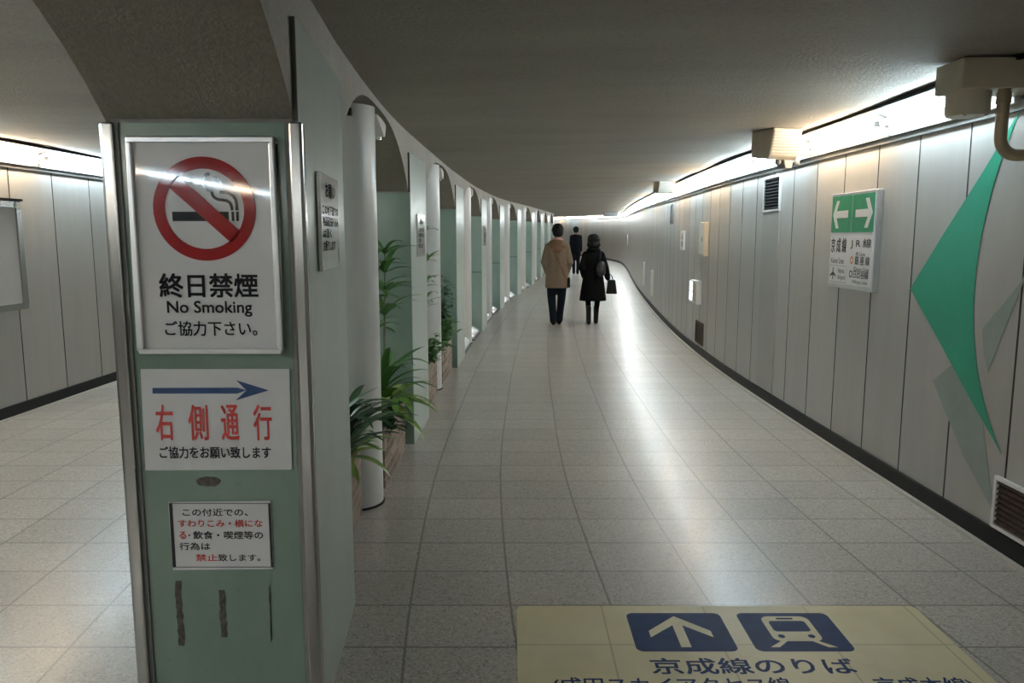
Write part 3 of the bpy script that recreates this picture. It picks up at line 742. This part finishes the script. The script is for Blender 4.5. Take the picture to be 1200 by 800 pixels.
# direction sign
XS = 2.415
yc = 5.50; zc = 1.555; loc, rz = wframe(yc, zc)
t = thing('direction_sign', 'boxed direction sign with two white arrows on green above railway line names', 'sign', loc, rz)
hw, hh = .355, .342
f = MB(); f.box(-hw, hw, -.045, 0, -hh, hh); f.build('housing', M['aluminium'], t, bevel=.004)
f = MB(); f.box(-hw + .012, hw - .02, -.047, -.044, -hh + .03, hh - .02); f.build('face', M['sign_white'], t)
gz0 = .06
for a, b in ((-hw + .012, -.008), (.0, hw - .02)):
    f = MB(); f.box(a, b, -.0485, -.047, gz0, hh - .02); f.build('green_field', M['sign_green'], t)
def sign_arrow(c, s):
    y_ = -.0495; zc_ = .19
    f = MB(); f.box(min(c - s * .11, c + s * .12), max(c - s * .11, c + s * .12), y_, y_ + .0008, zc_ - .026, zc_ + .026)
    for q in (-1, 1): f.prism([(c + s * .145, zc_), (c + s * .095, zc_), (c + s * .035, zc_ + q * .10), (c + s * .085, zc_ + q * .10)], y_ - .0002, y_ + .0006, lambda u, v, d: (u, d, v))
    f.build('arrow', M['sign_white'], t)
sign_arrow(-.175, -1); sign_arrow(.165, 1)
yl = -.0478
def SL(s_, a, b, c, d, m_='ink', bo=.02): lettering(s_, a, b, c, d, yl, M[m_], t, bo)
SL('京 成 線', -.325, -.065, -.085, .02); SL('Keisei Line', -.315, -.095, -.165, -.125, 'grime', .008)
SL('J R 線', .005, .315, -.055, .015); SL('JR Line', .09, .235, -.112, -.078, 'grime', .008)
SL('銀 座 線', .085, .305, -.165, -.105); SL('Ginza Line', .07, .30, -.212, -.180, 'grime', .008)
SL('日比谷線', .07, .30, -.258, -.205); SL('Hibiya Line', .06, .29, -.302, -.272, 'grime', .008)
SL('Narita\nAirport', -.185, -.055, -.29, -.20, 'grime', .008)
mb = MB()
for a, b, c_, d_ in ((-.335, -.045, -.182, -.180), (-.335, -.045, -.302, -.300), (-.335, -.333, -.302, -.180), (-.047, -.045, -.302, -.180)): mb.quad((a, yl, c_), (b, yl, c_), (b, yl, d_), (a, yl, d_))
mb.build('border_line', M['grime'], t)
mb = MB()
mb.poly([(-.27 + u, yl, -.245 + v) for u, v in ((-.006, -.04), (.006, -.04), (.008, -.005), (.05, -.02), (.05, -.008), (.008, .015), (.006, .045), (0, .055), (-.006, .045), (-.008, .015), (-.05, -.008), (-.05, -.02), (-.008, -.005))]); mb.build('aeroplane_symbol', M['ink'], t)
ringpts(.035, -.135, .016, .027, yl, M['orange'], 'line_ring', t, 32); ringpts(.03, -.232, .016, .026, yl, M['grime'], 'line_ring', t, 32)

# painted swoosh
def painted(name, pts, m_, off, label):
    t = None; mb = MB(); P = [(RW(a, b)) for a, b in pts]
    c = (sum(p[0] for p in P) / len(P), sum(p[1] for p in P) / len(P))
    mb.prism(P, off, off + .001, lambda u, v, d: (R(u) - d - .0005, u, v))
    o = mb.build(name, M[m_], None); return tag(o, label, 'painted graphic', 'green shapes painted on the right wall')
def qb(a, b, c, n=10): return [((1 - t) ** 2 * a[0] + 2 * t * (1 - t) * b[0] + t * t * c[0], (1 - t) ** 2 * a[1] + 2 * t * (1 - t) * b[1] + t * t * c[1]) for t in [i / n for i in range(n + 1)]]
painted('painted_arrowhead', [(1068, 338)] + qb((1195, 132), (1118, 330), (1174, 531), 18)[:0] + [(1105, 277), (1150, 206), (1197, 128)] + qb((1197, 128), (1100, 360), (1174, 531), 18)[1:] + [(1140, 471), (1104, 404)], 'paint_green', .0022, 'large dark green curved arrowhead painted on the right wall panels')
painted('painted_shadow', [(1094, 446), (1119, 425), (1152, 492), (1160, 560), (1166, 602), (1130, 535)], 'paint_pale', .001, 'faded grey green triangle painted below the dark green arrowhead')
painted('painted_shadow', [(1152, 385), (1196, 332), (1212, 300), (1158, 436), (1153, 410)], 'paint_pale', .001, 'faded grey green sliver painted to the right of the dark green arrowhead')

def grille(name, label, y, z, hw, hh, mf, ms, cover=None):
    loc, rz = wframe(y, z); t = thing(name, label, 'vent', loc, rz)
    f = MB(); b_ = .02
    f.box(-hw, hw, -.02, 0, hh - b_, hh); f.box(-hw, hw, -.02, 0, -hh, -hh + b_); f.box(-hw, -hw + b_, -.02, 0, -hh + b_, hh - b_); f.box(hw - b_, hw, -.02, 0, -hh + b_, hh - b_); f.build('frame', mf, t, bevel=.003)
    f = MB(); f.box(-hw + b_, hw - b_, -.004, -.001, -hh + b_, hh - b_); f.build('backing', M['black'], t)
    n = max(5, int(2 * hh / .032)); 
    f = MB()
    for i in range(n):
        q = -hh + b_ + (2 * hh - 2 * b_) * (i + .5) / n; f.prism([(-.016, q - .004), (-.004, q + .006), (-.004, q + .009), (-.016, q - .001)], -hw + b_, hw - b_, lambda u, v, d: (d, u, v))
    f.build('louvre', ms, t); return t
grille('vent_grille', 'dark louvred vent high on the right wall below the ceiling speaker', 7.34, 1.985, .235, .165, M['white_metal'], M['black'])
grille('vent_grille', 'small dark louvred vent high on the right wall far down the passage', 13.3, 1.96, .15, .17, M['grey_trim'], M['grey_trim'])
grille('floor_vent', 'brown mesh vent at the foot of the right wall under the painted arrowhead', 3.50, .255, .26, .135, M['white_metal'], M['rust'])
grille('floor_vent', 'small brown mesh vent at the foot of the right wall past the lit box', 10.32, .30, .25, .15, M['rust'], M['rust'])
# duct cover strip below the vent
loc, rz = wframe(7.34, 0.96); f = MB(); f.box(-.235, .235, -.014, 0, -.84, .855)
o = f.build('duct_cover', M['duct'], bevel=.003); o.location = loc; o.rotation_euler = (0, 0, rz); tag(o, 'narrow flush cover panel running down the wall below the louvred vent', 'cover panel')
# shallow boxes
def wbox(name, label, cat, y, z, hw, hh, dep, m_, extra=None):
    loc, rz = wframe(y, z); t = thing(name, label, cat, loc, rz)
    f = MB(); f.box(-hw, hw, -dep, 0, -hh, hh); f.build('casing', m_, t, bevel=.006); return t
t = wbox('wall_cabinet', 'beige upright cabinet mounted at head height on the right wall', 'cabinet', 10.12, 1.555, .17, .22, .06, M['beige'])
f = MB(); f.box(-.14, .14, -.066, -.06, -.19, .19); cd = f.build('door', M['white_metal'], t, bevel=.003)
f = MB(); f.box(.09, .11, -.075, -.066, -.03, .03); f.build('latch', M['steel'], cd)
t = wbox('emergency_light', 'white box with a lit front at waist height on the right wall', 'light', 10.55, .84, .26, .155, .07, M['white_metal'])
f = MB(); f.box(-.24, -.06, -.076, -.07, .01, .135); f.box(-.24, -.06, -.076, -.07, -.125, -.005); f.build('lit_panel', M['lit'], t)
f = MB(); f.box(.02, .22, -.074, -.07, -.12, .12); f.build('door', M['beige'], t, bevel=.002)
loc, rz = wframe(11.95, 1.53); t = thing('restroom_sign', 'small white sign with two figure symbols on the right wall far down the passage', 'sign', loc, rz)
f = MB(); f.box(-.18, .18, -.02, 0, -.145, .145); f.build('plate', M['sign_white'], t, bevel=.003)
f = MB(); f.prism([(-.06, .015), (.06, .015), (.03, .09), (-.03, .09)], -.0215, -.02, lambda u, v, d: (u, d, v)); f.tube([(0, -.0215, .108), (0, -.02, .108)], .02, 14); f.build('figure_symbol', M['ink'], t)
f = MB(); f.tube([(0, -.0215, -.05), (0, -.02, -.05)], .05, 20); f.prism([(-.05, -.10), (.05, -.10), (.02, -.07), (-.02, -.07)], -.0215, -.02, lambda u, v, d: (u, d, v)); f.build('figure_symbol', M['navy'], t)
for y_, z_, h_, l_ in ((16.6, .55, .28, 'slim pale hatch strip low on the right wall, nearest of two'), (19.0, .62, .28, 'slim pale hatch strip low on the right wall, farther of two'), (31.5, 1.25, .22, 'small pale wall box beside the far bend of the passage')):
    t = wbox('wall_hatch', l_, 'hatch', y_, z_, .13, h_, .03, M['white_metal']); f = MB(); f.box(-.1, .1, -.034, -.03, -h_ + .03, h_ - .03); f.build('door', M['white_paint'], t)

# ceiling speaker with its bracket
t = thing('ceiling_speaker', 'beige perforated speaker box hung under the ceiling in front of the lights', 'speaker', (2.03, 6.02, ceil_z(2.03, 6.02) - .004), math.radians(16), 'fittings hung along the ceiling edge')
f = MB(); f.prism([(-.13, .0), (.16, .0), (.16, -.19), (-.06, -.225), (-.085, -.20)], -.125, .125, lambda u, v, d: (d, u, v)); f.build('casing', M['beige'], t, bevel=.006)
f = MB(); a_, b_ = (-.1345, -.012), (-.0925, -.19)
f.quad((-.115, a_[0], a_[1]), (.115, a_[0], a_[1]), (.115, b_[0], b_[1]), (-.115, b_[0], b_[1]), 0, [(0, .2), (.24, .2), (.24, 0), (0, 0)]); f.build('grille', M['perforated'], t)
t = thing('light_bracket', 'grey cast bracket with knobs below the ceiling speaker', 'bracket', (2.17, 6.25, 2.17), math.radians(20))
f = MB(); f.prism([(-.12, .10), (.12, .10), (.05, .03), (.03, -.05), (-.03, -.05), (-.05, .03)], -.05, .05, lambda u, v, d: (u, d, v)); f.box(-.02, .20, -.02, .02, .06, .09); f.build('arm', M['grey_trim'], t, bevel=.006)
for s in (-1, 1):
    f = MB(); f.ball((s * .09, -.03, .0), .026); f.build('knob', M['grey_trim'], t, smooth='all')
t = thing('ceiling_speaker', 'small boxy ceiling fitting farther along the row of lights', 'speaker', (R(11.6) - .36, 11.6, ceil_z(R(11.6) - .36, 11.6)), math.radians(8), 'fittings hung along the ceiling edge')
f = MB(); f.prism([(-.13, .0), (.16, .0), (.16, -.15), (-.06, -.18), (-.085, -.16)], -.12, .12, lambda u, v, d: (d, u, v)); f.build('casing', M['beige'], t, bevel=.006)
f = MB(); f.quad((-.1, -.134, -.012), (.1, -.134, -.012), (.1, -.095, -.15), (-.1, -.095, -.15), 0, [(0, .2), (.2, .2), (.2, 0), (0, 0)]); f.build('grille', M['perforated'], t)
t = thing('ceiling_speaker', 'dark little ceiling fitting at the far bend of the passage', 'speaker', (R(33) - .7, 33, ceil_z(R(33) - .7, 33)), 0, 'fittings hung along the ceiling edge')
f = MB(); f.box(-.3, .3, -.12, .12, -.2, 0); f.build('casing', M['grey_trim'], t, bevel=.01)

# junction housing with drum, and the tan pipe, at the right edge
zc_ = min(ceil_z(2.11, 3.60), ceil_z(2.45, 3.60), ceil_z(2.11, 3.83), ceil_z(2.45, 3.83))
t = thing('junction_box', 'large beige ceiling box with a round drum beneath at the top right', 'junction box', (2.036, 3.60, zc_ - .008))
f = MB(); f.box(0, .41, 0, .23, -.135, .0); f.build('casing', M['beige'], t, bevel=.006)
f = MB(); f.tube([(.106, .128, -.13), (.106, .128, -.225), (.106, .128, -.243)], [.096, .096, .086], 32); dr = f.build('drum', M['beige'], t, smooth=True)
f = MB()
for s in (-1, 1): f.tube([(.106 + s * .05, .06, -.243), (.106 + s * .05, .06, -.249)], .007, 8)
f.build('screw', M['steel'], dr)
t = thing('conduit_pipe', 'thick tan pipe dropping from the ceiling box and bending to the right wall', 'pipe', (2.250, 3.632, zc_ - .008))
pts = [(0, 0, -.135), (0, 0, -.35)] + [(.08 - .08 * math.cos(a), 0, -.35 - .08 * math.sin(a)) for a in frange(0, PI / 2, 8)[1:]] + [(.15, 0, -.43), (.204, 0, -.43)]
f = MB(); f.tube(pts, .027, 16); pp = f.build('pipe', M['beige_pipe'], t, smooth=True)
f = MB(); f.tube([(0, 0, -.15), (0, 0, -.20)], .032, 16); f.build('coupling', M['beige_pipe'], t, smooth=True)
f = MB(); f.tube([(.185, 0, -.43), (.204, 0, -.43)], .042, 16); f.build('wall_flange', M['beige_pipe'], t, smooth=True)

# ------------------------------------------------------------ notice board on the left wall
yb_ = 6.30; s = slope(L, yb_)
t = thing('notice_board', 'silver framed glazed notice board on the left wall', 'notice board', (L(yb_), yb_, 1.42), math.atan2(1, s))
hw, hh, b_ = .60, .475, .055
f = MB(); f.box(-hw, hw, -.06, 0, hh - b_, hh); f.box(-hw, hw, -.06, 0, -hh, -hh + b_); f.box(-hw, -hw + b_, -.06, 0, -hh + b_, hh - b_); f.box(hw - b_, hw, -.06, 0, -hh + b_, hh - b_); f.build('frame', M['steel'], t, bevel=.005)
f = MB(); f.box(-hw + b_, hw - b_, -.04, -.005, -hh + b_, hh - b_); f.build('poster', M['notice'], t)
f = MB(); f.box(hw - .08, hw - .03, -.072, -.06, hh - .06, hh - .01); f.build('latch', M['white_metal'], t)
f = MB(); f.box(-hw - .01, hw + .01, -.075, 0, hh, hh + .02); f.build('top_rail', M['black'], t)

# ------------------------------------------------------------ yellow floor sign
MX, MY = .88, 2.46
t = thing('floor_sign', 'yellow floor sign with blue arrow and train symbols, flat on the tiles', 'floor sign', (MX, MY, 0))
x0, x1, y0, y1 = .02 - MX, 1.735 - MX, 1.75 - MY, 3.135 - MY; rr = .035
def rounded(x0, x1, y0, y1, r, n=6):
    P = []
    for cx_, cy_, a0 in ((x1 - r, y1 - r, 0), (x0 + r, y1 - r, PI / 2), (x0 + r, y0 + r, PI), (x1 - r, y0 + r, 1.5 * PI)):
        P += [(cx_ + r * math.cos(a0 + PI / 2 * k / n), cy_ + r * math.sin(a0 + PI / 2 * k / n)) for k in range(n + 1)]
    return P
f = MB(); f.prism(rounded(x0, x1, y0, y1, rr), 0, .003, lambda u, v, d: (u, v, d)); f.build('sheet', M['film'], t)
def ff(px, py): a = on_floor(px, py); return a[0] - MX, a[1] - MY
zt = .0036
def panel(pa, pb, pc): # far left px, far right px, near left px -> rectangle
    a, b, c_ = ff(*pa), ff(*pb), ff(*pc); return a[0], b[0], c_[1], a[1]
A = panel((733, 719), (842, 719), (750, 764)); B_ = panel((861, 719), (967, 719), (883, 764))
for q in (A, B_):
    f = MB(); f.prism(rounded(*q, .03), .003, zt, lambda u, v, d: (u, v, d)); f.build('blue_field', M['film_ink'], t)
f = MB(); cx_ = (A[0] + A[1]) / 2; h_ = A[3] - A[2]; cy_ = (A[2] + A[3]) / 2
f.prism([(cx_ - .02, A[2] + .03), (cx_ + .02, A[2] + .03), (cx_ + .02, A[3] - .07), (cx_ - .02, A[3] - .07)], zt, zt + .0005, lambda u, v, d: (u, v, d))
for s in (-1, 1): f.prism([(cx_, A[3] - .028), (cx_, A[3] - .085), (cx_ + s * .125, A[2] + .105), (cx_ + s * .125, A[2] + .155)], zt, zt + .0006, lambda u, v, d: (u, v, d))
f.build('arrow', M['film_pale'], t)
cx_ = (B_[0] + B_[1]) / 2; b0 = B_[2]; 
f = MB(); f.prism(rounded(cx_ - .098, cx_ + .098, b0 + .075, b0 + .275, .035), zt, zt + .0005, lambda u, v, d: (u, v, d))
f.prism([(cx_ - .07, b0 + .08), (cx_ - .045, b0 + .08), (cx_ - .095, b0 + .03), (cx_ - .13, b0 + .03)], zt, zt + .0005, lambda u, v, d: (u, v, d))
f.prism([(cx_ + .045, b0 + .08), (cx_ + .07, b0 + .08), (cx_ + .13, b0 + .03), (cx_ + .095, b0 + .03)], zt, zt + .0005, lambda u, v, d: (u, v, d))
f.build('train_symbol', M['film_pale'], t)
f = MB(); f.prism(rounded(cx_ - .075, cx_ + .075, b0 + .15, b0 + .235, .015), zt + .0006, zt + .001, lambda u, v, d: (u, v, d))
f.prism(rounded(cx_ - .035, cx_ + .035, b0 + .248, b0 + .262, .006), zt + .0006, zt + .001, lambda u, v, d: (u, v, d))
for s in (-1, 1): f.prism([(cx_ + s * .06 + .014 * math.cos(a), b0 + .112 + .014 * math.sin(a)) for a in frange(0, 2 * PI, 14)[:-1]], zt + .0006, zt + .001, lambda u, v, d: (u, v, d))
f.build('train_windows', M['film_ink'], t)
a, b = ff(757, 790.5), ff(1005, 772)
lettering('京成線のりば', ff(763, 781)[0], ff(1001, 781)[0], a[1], b[1], zt, M['film_ink'], t, .02, flat=True)
a, b = ff(650, 815), ff(1140, 794.5)
lettering('(成田スカイアクセス線 ・・・ 京成本線)', ff(648, 803)[0], ff(1142, 803)[0], a[1], b[1], zt, M['film_ink'], t, .015, flat=True)

# ------------------------------------------------------------ people
def hand(mb, wrist, d, out, curl=.5):                 # palm, four fingers, thumb
    w_ = Vector(wrist); d = Vector(d).normalized(); out = Vector(out); out = (out - d * out.dot(d)).normalized(); n_ = d.cross(out)
    mb.limb([w_, w_ + d * .045, w_ + d * .085], [.022, .03, .028], 10)
    for i, (o, l) in enumerate(((-.027, .062), (-.009, .075), (.009, .07), (.026, .055))):
        b = w_ + d * .085 + out * o; k1 = b + d * l * .45 + n_ * l * .12 * curl; k2 = k1 + d * l * .3 + n_ * l * .3 * curl; k3 = k2 + d * l * .18 + n_ * l * .32 * curl
        mb.limb([b, k1, k2, k3], [.0095, .009, .0085, .0075], 8)
    b = w_ + d * .03 - out * .024; mb.limb([b, b + d * .03 - out * .025 + n_ * .012, b + d * .06 - out * .03 + n_ * .022], [.012, .0105, .009], 8)
def head(mb, c, tilt=0):
    c = Vector(c)
    mb.ball(c + Vector((0, 0, .015)), (.076, .094, .105), 22); mb.ball(c + Vector((0, .02, -.045)), (.062, .070, .072), 18)
    mb.limb([c + Vector((0, .093, .0)), c + Vector((0, .108, -.022))], [.012, .015], 8)                 # nose
    mb.limb([c + Vector((-.022, .083, -.06)), c + Vector((0, .090, -.06)), c + Vector((.022, .083, -.06))], [.006, .009, .006], 8)   # mouth
    for s in (-1, 1):
        mb.limb([c + Vector((s * .076, -.005, -.03)), c + Vector((s * .082, -.012, .01))], [.012, .017], 8)    # ears
        mb.ball(c + Vector((s * .03, .078, .008)), (.016, .014, .010), 10)                                # eyes
    mb.limb([c + Vector((0, -.015, -.06)), c + Vector((0, -.03, -.17))], [.052, .056], 14)
def person(label, loc, rz, J, shoe='leather'):
    mb = MB(); head(mb, J['head'])
    hx, hz = J['head'][0], J['head'][2]
    mb.loft([(0, 0, J['hip'] - .10, .13, .09), (0, 0, J['hip'], .16, .11), (0, -.01, J['hip'] + .2, .14, .10), (0, -.02, J['sh'] - .1, .17, .115), (0, -.03, J['sh'] + .01, .15, .08), (hx * .5, -.035, J['sh'] + .06, .06, .055)], n=20)
    for s, k in ((-1, 'l'), (1, 'r')):
        sh, el, wr = J['arm_' + k]; mb.limb([sh, el, wr], [.052, .042, .028]); dv = Vector(wr) - Vector(el); hand(mb, wr, dv, (0, -1, 0) if s > 0 else (0, 1, 0), .7)
        h_, kn, an = J['leg_' + k]; mb.limb([h_, kn, an], [.066, .044, .034])
        mb.limb([an, (an[0], an[1] + .03, an[2] - .04), (an[0], an[1] + .15, an[2] - .055)], [.04, .035, .028])
    o = fuse(mb, 'person', M['skin'], None, .011, 3); o.location = loc; o.rotation_euler = (0, 0, rz); return tag(o, label, 'person')
def trousers(o, J, m_, r=(.105, .078, .068), name='trousers'):
    mb = MB()
    for k in 'lr':
        h_, kn, an = [Vector(p) for p in J['leg_' + k]]; mid = kn.lerp(an, .55)
        mb.limb([h_, kn, mid, an + Vector((0, 0, -.005))], [r[0], r[1], r[2], r[2]])
    mb.loft([(0, 0, J['hip'] - .12, .15, .105), (0, 0, J['hip'] + .08, .165, .12)], n=20)
    return fuse(mb, name, m_, o, .014, 5)
def shoes(o, J, m_, h=.0, name='shoe'):
    for k in 'lr':
        an = Vector(J['leg_' + k][2]); z = an.z - .085
        mb = MB(); 
        rings = []
        P = [(-.075, .032, .06), (-.05, .04, .075), (.02, .042, .07), (.09, .046, .05), (.15, .04, .038), (.185, .022, .025)]
        prev = None
        for yy_, rx, hh_ in P:
            r = [mb.vert((an.x + rx * math.cos(2 * PI * q / 14), an.y + yy_, z + hh_ / 2 + .003 + hh_ / 2 * math.sin(2 * PI * q / 14))) for q in range(14)]
            if prev:
                for q in range(14): mb.face((prev[q], prev[(q + 1) % 14], r[(q + 1) % 14], r[q]))
            else: mb.face(r[::-1])
            prev = r
        mb.face(prev); mb.limb([an + Vector((0, -.02, -.03)), an + Vector((0, 0, .02 + h))], [.045, .048])
        fuse(mb, name, m_, o, .009, 3)
def hair(o, c, m_, kind):
    c = Vector(c); mb = MB()
    if kind == 'short':
        mb.ball(c + Vector((0, -.012, .045)), (.108, .108, .105), 20); mb.ball(c + Vector((0, -.045, -.005)), (.10, .076, .09), 18)
    else:
        mb.ball(c + Vector((0, -.012, .035)), (.115, .115, .105), 20); mb.ball(c + Vector((0, -.045, -.04)), (.125, .085, .09), 20)
        for s in (-1, 1): mb.ball(c + Vector((s * .075, -.01, -.05)), (.034, .065, .085), 12)
    for i in range(34):
        a = random.uniform(0, 2 * PI); e = random.uniform(-.2, 1.4); p = c + Vector((.105 * math.cos(a) * math.cos(e), -.02 + .10 * math.sin(a) * math.cos(e), .045 + .092 * math.sin(e)))
        if p.y < c.y + .06: mb.ball(p, random.uniform(.012, .022), 8)
    return fuse(mb, 'hair', m_, o, .010, 3)

# man in the tan coat
J = dict(head=(0.01, .01, 1.655), hip=.93, sh=1.43,
         arm_l=((-.155, -.02, 1.40), (-.225, -.06, 1.13), (-.165, .10, .93)), arm_r=((.155, -.02, 1.40), (.225, -.06, 1.13), (.165, .10, .93)),
         leg_l=((-.09, 0, .90), (-.095, .03, .50), (-.055, -.09, .10)), leg_r=((.09, 0, .90), (.085, .08, .50), (.045, .14, .088)))
man = person('person in a tan hooded coat and dark jeans walking away, hands in pockets', (.80, 13.7, G(13.7)), -math.atan(slope(C, 13.7)), J)
trousers(man, J, M['denim']); shoes(man, J, M['black_cloth'])
hair(man, J['head'], M['hair'], 'short')
ring_ = [(0, 0, .67, .212, .165), (0, 0, .78, .207, .165), (0, -.01, .95, .198, .16), (0, -.015, 1.12, .188, .155), (0, -.02, 1.28, .188, .15), (0, -.025, 1.38, .178, .135), (0, -.03, 1.44, .13, .11), (0, -.03, 1.49, .085, .08)]
mb = MB(); mb.loft(ring_, n=26)
for k in 'lr':
    a, b, c_ = J['arm_' + k]; mb.limb([a, b, c_], [.072, .068, .056])
fuse(mb, 'coat', M['tan_coat'], man, .013, 7)
mb = MB()
for a in frange(0, 2 * PI, 16)[:-1]: mb.ball((.10 * math.cos(a) * 1.15, -.04 + .095 * math.sin(a), 1.475 - .02 * math.sin(a)), .034, 8)
mb.ball((0, -.125, 1.425), (.15, .065, .085), 16); mb.ball((0, -.15, 1.36), (.10, .045, .07), 14)
fuse(mb, 'hood', M['tan_hood'], man, .011, 4)
mb = MB(); mb.tube([(.085 * math.cos(a), -.025 + .082 * math.sin(a), 1.525) for a in frange(0, 2 * PI, 20)], .024, 10, caps=False); mb.build('scarf', M['pink'], man, smooth='all')
mb = MB(); prev = None                            # shoulder strap over the back
for i in range(25):
    u = i / 24; x = -.11 + .29 * u; z = 1.43 - .62 * u; rx, ry = .198, .160
    y_ = -.02 - ry * math.sqrt(max(.02, 1 - (x / rx) ** 2)) - .006
    r = [mb.vert((x - .008, y_, z - .008)), mb.vert((x + .008, y_, z + .008)), mb.vert((x + .008, y_ + .02, z + .008)), mb.vert((x - .008, y_ + .02, z - .008))]
    if prev:
        for q in range(4): mb.face((prev[q], prev[(q + 1) % 4], r[(q + 1) % 4], r[q]))
    prev = r
bag = thing('shoulder_bag', 'dark bag slung on a strap across the back of the tan coat', 'bag', man.location, man.rotation_euler.z)
mb.build('strap', M['tan_hood'], bag, smooth=True)
mb = MB(); mb.box(.185, .235, -.11, .13, .68, .86); mb.build('body', M['leather'], bag, bevel=.02)

# woman in the black coat
J = dict(head=(0.0, .005, 1.475), hip=.86, sh=1.27,
         arm_l=((-.135, -.02, 1.25), (-.20, -.05, 1.02), (-.16, .10, .86)), arm_r=((.135, -.02, 1.25), (.215, -.05, 1.02), (.265, .09, .84)),
         leg_l=((-.085, 0, .82), (-.085, .02, .46), (-.075, -.06, .088)), leg_r=((.085, 0, .82), (.085, .07, .46), (.065, .09, .088)))
wom = person('person with bobbed black hair in a long black coat walking away with two bags', (1.46, 13.85, G(13.85)), -math.atan(slope(C, 13.85)), J)
trousers(wom, J, M['black_cloth'], (.085, .058, .045), 'leggings'); shoes(wom, J, M['leather'], .20, 'boot')
hair(wom, J['head'], M['hair'], 'bob')
mb = MB(); mb.loft([(0, 0, .43, .245, .20), (0, 0, .62, .222, .18), (0, 0, .82, .19, .16), (0, -.01, .98, .165, .14), (0, -.02, 1.12, .165, .14), (0, -.025, 1.22, .160, .13), (0, -.03, 1.28, .125, .11), (0, -.03, 1.34, .08, .08)], n=26)
for k in 'lr':
    a, b, c_ = J['arm_' + k]; mb.limb([a, b, c_], [.072, .066, .052])
fuse(mb, 'coat', M['black_cloth'], wom, .012, 6)
mb = MB()
for a in frange(0, 2 * PI, 14)[:-1]: mb.ball((.095 * math.cos(a), -.03 + .085 * math.sin(a), 1.335), .038, 8)
fuse(mb, 'scarf', M['black_cloth'], wom, .012, 3)
bp = thing('shoulder_bag', 'charcoal bag with sheen hanging at the back of the black coat', 'bag', wom.location, wom.rotation_euler.z)
mb = MB(); mb.ball((.13, -.20, 1.02), (.085, .06, .13), 18); mb.ball((.13, -.21, .97), (.09, .06, .10), 18); fuse(mb, 'body', M['grey_bag'], bp, .012, 4)
mb = MB(); mb.tube([(.10, -.20, 1.13), (.115, -.175, 1.22), (.12, -.12, 1.315), (.125, -.03, 1.325), (.14, .08, 1.28)], .011, 8); mb.build('strap', M['leather'], bp, smooth='all')
hb = thing('handbag', 'dark tote hanging from the right hand of the person in the long black coat', 'bag', wom.location, wom.rotation_euler.z)
mb = MB(); mb.prism([(-.04, .58), (.30, .58), (.27, .80), (-.0, .80)], .28, .38, lambda u, v, d: (d, u - .02, v))
mb = MB(); mb.prism([(.24, .55), (.435, .55), (.40, .80), (.275, .80)], .02, .16, lambda u, v, d: (u, d, v)); mb.build('body', M['leather'], hb, bevel=.012)
mb = MB(); mb.tube([(.30, .09, .79), (.295, .10, .86), (.315, .10, .90), (.345, .10, .86), (.36, .09, .79)], .009, 8); mb.build('handle', M['leather'], hb, smooth='all')

# distant man in a dark suit
J = dict(head=(0, .01, 1.63), hip=.92, sh=1.42,
         arm_l=((-.155, -.02, 1.40), (-.18, -.05, 1.13), (-.19, .02, .89)), arm_r=((.155, -.02, 1.40), (.18, -.03, 1.13), (.19, .06, .89)),
         leg_l=((-.09, 0, .90), (-.085, .05, .50), (-.06, -.16, .11)), leg_r=((.09, 0, .90), (.085, .10, .50), (.07, .16, .088)))
far = person('person in a dark suit walking away far ahead between the other two', (2.36, 28.6, G(28.6)), -math.atan(slope(C, 28.6)), J)
trousers(far, J, M['suit'], (.10, .075, .06)); shoes(far, J, M['leather']); hair(far, J['head'], M['hair'], 'short')
mb = MB(); mb.loft([(0, 0, .80, .175, .14), (0, 0, .95, .17, .14), (0, -.015, 1.12, .16, .13), (0, -.02, 1.28, .18, .135), (0, -.025, 1.39, .17, .12), (0, -.03, 1.45, .13, .09), (0, -.03, 1.49, .075, .07)], n=24)
for k in 'lr':
    a, b, c_ = J['arm_' + k]; mb.limb([a, b, c_], [.072, .062, .048])
fuse(mb, 'jacket', M['suit'], far, .013, 6)
